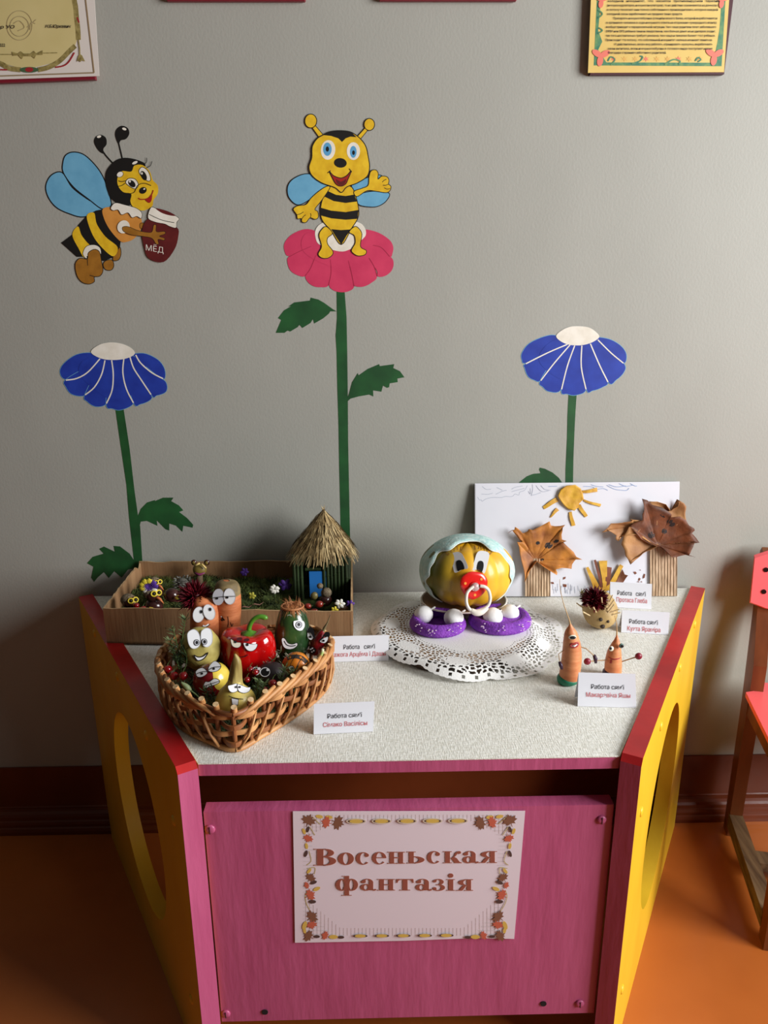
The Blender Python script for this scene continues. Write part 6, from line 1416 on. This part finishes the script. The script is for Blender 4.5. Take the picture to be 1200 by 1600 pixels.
ray_strip(g1(870, 235), g1(725, 320), 7.5, 5); ray_strip(g1(875, 335), g1(795, 420), 6, 1.5); ray_strip(g1(1005, 365), g1(1035, 510), 4.5, 6); ray_strip(g1(1095, 295), g1(1170, 415), 6, 5); ray_strip(g2(110, 132), g2(245, 118), 4, 6.5); ray_strip(g2(125, 208), g2(275, 258), 3, 4.5)
# fan of leaf strips at the foot of the board
h3 = lambda x, y: (890+x/7.06, 860+y/7.06); M_brs = mat('brown_leaf_strip', (130, 66, 36), .6, var=(104, 50, 28), vs=60)
for a, c_, w0, w1, m in (((300, 440), (190, 180), 11, 4, M_sun), ((345, 410), (275, 100), 4.5, 3.5, M_brs), ((375, 440), (365, 110), 4, 13, M_sun), ((395, 410), (430, 180), 7, 9, M_brs), ((410, 430), (570, 160), 9, 6, M_sun), ((360, 450), (350, 400), 16, 8, M_sun)):
    ray_strip(h3(*a), h3(*c_), w0, w1, m, .004, 'leaf_strip')
outline_leaf('leaf_piece', *h3(545, 290), [h3(*p) for p in [(570, 200), (600, 260), (635, 270), (610, 300), (580, 350), (500, 350), (520, 290)]], M_lf2, seed=5, rise=.004)
for pts in ([(700, 235), (725, 232), (740, 250), (720, 265)], [(765, 215), (780, 210), (785, 222)], [(820, 255), (832, 262), (826, 300), (805, 312), (808, 280)], [(755, 330), (765, 300), (782, 310), (770, 335)], [(735, 345), (760, 338), (768, 352)], [(775, 345), (795, 338), (798, 352)]):
    F.fill('leaf_crumb', [h3(*p) for p in pts], M_brs, sm=False)
for pts in ([(800, 1095), (830, 1095), (838, 1115), (815, 1115)], [(932, 1070), (935, 1045), (958, 1040), (955, 1060)], [(935, 1145), (930, 1115), (968, 1120), (965, 1148)]):
    F.fill('leaf_crumb', [g1(*p) for p in pts], M_brs, sm=False)

# ------------------------------------------------------------------ potato hedgehog
M_hpot = mat('hedgehog_potato', (192, 162, 108), .6, var=(164, 134, 82), vs=40, vd=5, bump=.5, bs=90)
Y = -.180; c = at(939, 955, Y); k = px(c)
hh = thing('potato_hedgehog', at(942, 986, Y-.02), 'potato hedgehog with toothpick quills and a dark red dahlia on its back', 'potato figure')
rot = Matrix.Rotation(radians(-24), 3, 'X')
def hf(d): return 1-.22*max(0, -d.y)**1.5+.03*noise.noise(d*2)
b = MB(); b.ell(c+Vector((0, .004, -.001)), (27*k, 38*k, 25*k), 30, 20, fn=hf, rot=Matrix.Rotation(radians(30), 3, 'X')); b.build('body', M_hpot, hh, smooth=True); bv = b.bvh()
M_pep2 = mat('peppercorn', (62, 46, 34), .7, var=(40, 28, 20), vs=200)
for x, y, r, nm in ((938.7, 968, 3.0, 'eye'), (950, 971, 2.4, 'eye'), (941.5, 978.5, 3.8, 'nose')):
    r_ = plane_at(bv, x, y); p = r_[0] if r_ else at(x, y, Y-.03); b = MB(); b.ell(p, r*k, 12, 8, fn=lambda d: 1+.05*noise.noise(d*6)); b.build(nm, M_pep2, hh, smooth=True)
q = at(929, 938, Y-.008); spiky(q, .0265, 300, M_dahl, random.Random(3), wid=.0022, name='dahlia', par=hh)
q2 = at(909, 927, Y-.002); b = MB(); [b.tube([q2, q2+Vector((cos(a)*.005, -.003, sin(a)*.008+.003))], [.0016, .0004], 6) for a in (0, 1, 2, 3, 4, 5)]; b.build('sepals', mat('sepal_green', (150, 150, 80), .6, var=(90, 60, 50), vs=200), hh)
M_pick = mat('toothpick', (222, 196, 150), .6)
for (x0, y0, x1, y1, dy) in ((910, 949, 901, 942.5, -.004), (922, 962, 911, 956, -.012), (931.5, 956.5, 927.5, 949, -.014), (922, 951, 918, 945, -.012), (944, 953, 951, 941, -.010), (950, 946, 957, 930, -.004), (949, 952, 960, 937, -.006), (950, 957, 960, 944, -.006), (952, 957, 968, 952, -.006), (956, 961, 969, 957, -.004), (941, 946, 940, 934, -.016)):
    r_ = plane_at(bv, x0, y0); p0 = r_[0] if r_ else at(x0, y0, Y-.02); p1 = at(x1, y1, p0.y+dy); d = (p1-p0).normalized()
    b = MB(); b.tube([p0-d*.004, p1, p1+d*.0004], [.0011, .0011, .0007], 8); b.build('quill', M_pick, hh)

# ------------------------------------------------------------------ two carrot figures
M_carf = mat('small_carrot', (222, 146, 96), .5, var=(204, 122, 74), vs=30, stretch=(1, 1, 4), bump=.35, bs=70, sss=.1)
M_lip = mat('clay_lips', (168, 52, 50), .45); M_clw = mat('clay_white', (226, 222, 200), .5); M_clg = mat('clay_green', (28, 124, 92), .5); M_clp = mat('clay_aubergine', (54, 28, 52), .45); M_clr = mat('clay_dark_red', (128, 22, 44), .4)
M_tail = mat('carrot_root', (196, 160, 110), .6)
g4 = lambda x, y: (860+x/7.5, 940+y/7.5)
Y = -.368; t = thing('carrot_figure', at(890, 1063, Y), 'taller carrot figure with one eye and smiling lips on a green base', 'carrot figure')
b = MB(); tp(b, [(*g4(216, 905), 11), (*g4(218, 895), 15), (*g4(228, 820), 15.8), (*g4(245, 700), 15.6), (*g4(252, 560), 14.5), (*g4(245, 440), 12.2), (*g4(236, 350), 8.8), (*g4(234, 295), 3.8), (*g4(232, 262), 1.6)], Y, 22, 1, mod=lambda g, u: 1+.006*sin(u*46)); b.build('body', M_carf, t, smooth=True); bv = b.bvh()
b = MB(); tp(b, [(*g4(234, 285), 2.2), (*g4(222, 220), 1.0), (*g4(195, 140), .8), (*g4(150, 10), .6), (875.5, 920, .45), (874.5, 905, .3)], Y, 7); b.build('root_tail', M_tail, t, smooth=True)
b = MB(); tp(b, [(*g4(205, 940), 13), (*g4(205, 936), 15.5), (*g4(205, 905), 17), (*g4(208, 885), 16.2), (*g4(210, 880), 12)], Y, 22, .95, k=2); b.build('base', M_clg, t, smooth=True, label='green clay base')
k = px(at(890, 1020, Y))
def ball(nm, p, r, m, fl=.5, par=None, al=None): b = MB(); b.ell(p, r if hasattr(r, '__len__') else (r, r*fl, r), 14, 8); return b.build(nm, m, par or t, smooth=True)
r_ = plane_at(bv, *g4(258, 418))[0]; e = ball('eye', r_, (6.2*k, 2*k, 4*k), M_clw); ball('pupil', r_+Vector((.4*k, -1.6*k, .1*k)), (4.8*k, 1.4*k, 2.7*k), mat('clay_black', (24, 26, 30), .35), par=e)
r_ = plane_at(bv, *g4(275, 508))[0]
b = MB(); pts = [plane_at(bv, *g4(x, y)) for x, y in ((232, 508), (255, 492), (272, 496), (290, 488), (318, 480), (326, 495), (312, 520), (280, 535), (245, 528), (232, 508))]; b.tube([p[0]+p[1]*.0006 for p in pts if p], 1.5*k, 8, cap=False); b.build('lips', M_lip, t, smooth=True)
b = MB(); pts = [plane_at(bv, *g4(x, y)) for x, y in ((250, 515), (280, 520), (310, 500))]; b.tube([p[0]+p[1]*.0010 for p in pts if p], [.6*k, 1.5*k, .6*k], 8); b.build('teeth', M_paper, t, smooth=True)
M_wire = mat('arm_twig', (170, 134, 92), .6)
b = MB(); b.tube([at(*g4(350, 530), Y-.004), at(*g4(420, 552), Y-.006), at(*g4(508, 632), Y-.008)], .0008, 6); b.build('arm', M_wire, t)
b = MB(); b.tube([at(*g4(512, 628), Y-.008), at(*g4(528, 670), Y-.008), at(*g4(532, 718), Y-.008)], [.0022, .0032, .0020], 10); b.build('hand', M_clp, t, smooth=True)
b = MB(); b.tube([at(*g4(150, 575), Y-.004), at(*g4(95, 615), Y-.008), at(*g4(110, 705), Y-.010)], .0007, 6); b.build('arm', M_wire, t)
b = MB(); b.tube([at(*g4(105, 705), Y-.012), at(*g4(122, 745), Y-.014), at(*g4(135, 790), Y-.014)], [.0020, .0030, .0018], 10); b.build('hand', M_clp, t, smooth=True)
Y = -.352; t = thing('carrot_figure', at(957, 1050, Y), 'shorter carrot figure with two clay eyes, arms spread to red balls', 'carrot figure')
b = MB(); tp(b, [(957, 1054, 8), (957, 1050, 12), (*g4(733, 820), 13.2), (*g4(738, 700), 12.8), (*g4(748, 600), 11), (*g4(765, 520), 8), (*g4(775, 460), 4.6), (*g4(778, 415), 2), (*g4(778, 390), 1.2)], Y, 22, 1, mod=lambda g, u: 1+.006*sin(u*40)); b.build('body', M_carf, t, smooth=True); bv = b.bvh()
b = MB(); tp(b, [(*g4(778, 400), 1.4), (*g4(778, 330), .9), (*g4(772, 240), .7), (*g4(752, 165), .4)], Y, 7); b.build('root_tail', M_tail, t, smooth=True)
b = MB(); tp(b, [(956, 1055, 12), (956, 1053.5, 14), (956, 1048, 14), (956, 1045, 11)], Y, 20, .95, k=2); b.build('base', M_clp, t, smooth=True, label='dark clay base')
k = px(at(957, 1020, Y)); MK = mat('clay_black', (24, 26, 30), .35)
p = at(*g4(713, 552), Y-.012); e = ball('eye', p, (4*k, 2*k, 4.4*k), M_clw); ball('pupil', p+Vector((-1.5*k, -1.6*k, 1.2*k)), (2.2*k, 1.2*k, 2.4*k), MK, par=e)
p = at(*g4(832, 518), Y-.010); e = ball('eye', p, (4*k, 2*k, 4.2*k), mat('clay_teal', (104, 132, 122), .5)); ball('pupil', p+Vector((.8*k, -1.6*k, .2*k)), (2.6*k, 1.2*k, 2.6*k), MK, par=e)
b = MB(); pts = [plane_at(bv, *g4(x, y)) for x, y in ((680, 650), (715, 668), (755, 676), (800, 668), (822, 655))]; b.tube([p_[0]+p_[1]*.0004 for p_ in pts if p_], [.4*k, 1*k, 1.2*k, 1*k, .4*k], 8); b.build('mouth', M_lip, t, smooth=True)
cast_lines('tongue', bv, [[g4(710, 680), g4(712, 700), g4(705, 722)]], 3, M_lip, t)
for a, h_, s_ in (((650, 685), (432, 702), -1), ((822, 708), (1033, 640), 1)):
    b = MB(); b.tube([at(*g4(*a), Y-.004), at(*g4(*h_), Y-.010)], .0009, 6); b.build('arm', M_wire, t)
    b = MB(); b.ell(at(*g4(*h_), Y-.010), (5.6*k, 4.4*k, 5.6*k), 16, 10); b.build('hand', M_clr, t, smooth=True, label='dark red ball hand')

# ------------------------------------------------------------------ folded name cards
M_cardp = mat('card_white', (228, 228, 234), .6); M_tx = mat('card_text_black', (54, 52, 58), .6); M_tr = mat('card_text_red', (206, 104, 108), .6)
def card(pts, l1, b1, l2, b2, label, lean=.012, h1=7.0):
    """pts: bottom left, bottom right, top right, top left as seen; folded along its top edge"""
    bl, br = on(*pts[0], TZ+.0006), on(*pts[1], TZ+.0006); tl = at(*pts[3], bl.y+lean); tr = at(*pts[2], br.y+lean)
    hgt = (tl.z+tr.z)/2; tl.z = tr.z = hgt
    n = (br-bl).cross(tl-bl).normalized()
    if n.y > 0: n = -n
    t = thing('name_card', (bl+br)/2, label, 'card', 'folded name cards')
    b = MB(); b.prism([bl, br, tr, tl], -n*.0003); b.build('front_leaf', M_cardp, t)
    dp = Vector(((br-bl).y, -(br-bl).x, 0)).normalized(); dp = dp if dp.y > 0 else -dp
    b2_ = [bl+dp*lean*2.1, br+dp*lean*2.1]; b = MB(); b.prism([b2_[0], b2_[1], tr-n*.0003, tl-n*.0003], n*.0002); b.build('back_leaf', M_cardp, t)
    P_ = bl
    mp = lambda x, y, l: to_plane(x, y, P_, n, .0003+l)
    tl_ = (pts[1][1]-pts[0][1])/(pts[1][0]-pts[0][0])
    for (s_, (x0, x1, y0)), m in ((( l1, b1), M_tx), ((l2, b2), M_tr)):
        text_on('printed_text', s_, mp, x0, x1, y0, 7, m, t, lift=.0002, bold=.004, tilt=tl_)
    return t
card([(490, 1147.5), (583, 1143), (585.5, 1097), (490.5, 1098.5)], "Работа сям'і", (512, 565.5, 1122.5), 'Сімако Васілісы', (505, 574, 1136), 'white folded card in front of the right side of the basket')
card([(513.5, 1034.5), (607, 1032), (607.5, 993), (513, 993.5)], "Работа   сям'і", (537, 586, 1014.5), 'Пажога Арцёма і Дашы', (516.5, 603, 1026.5), 'white folded card before the cardboard tray, between basket and doily')
card([(902.5, 1103.5), (994.5, 1106), (993, 1052), (904, 1051.5)], "Работа сям'і", (924, 975, 1076), 'Макарэвіча Яшы', (916, 985, 1088.5), 'white folded card hiding the foot of the shorter carrot figure')
card([(970.5, 988), (1044, 992), (1046.5, 957.5), (972, 952.5)], "Работа сям'і", (983.5, 1028, 974), 'Кухта Яраміра', (980.5, 1032, 985), 'white folded card right of the potato hedgehog, by the red edge', h1=6)
card([(953, 948.5), (1017.5, 952), (1019, 910.5), (953.5, 911)], "Работа   сям'і", (965, 1009, 929.5), 'Протаса Глеба', (963.5, 1011, 940), 'white folded card standing closest to the collage board')
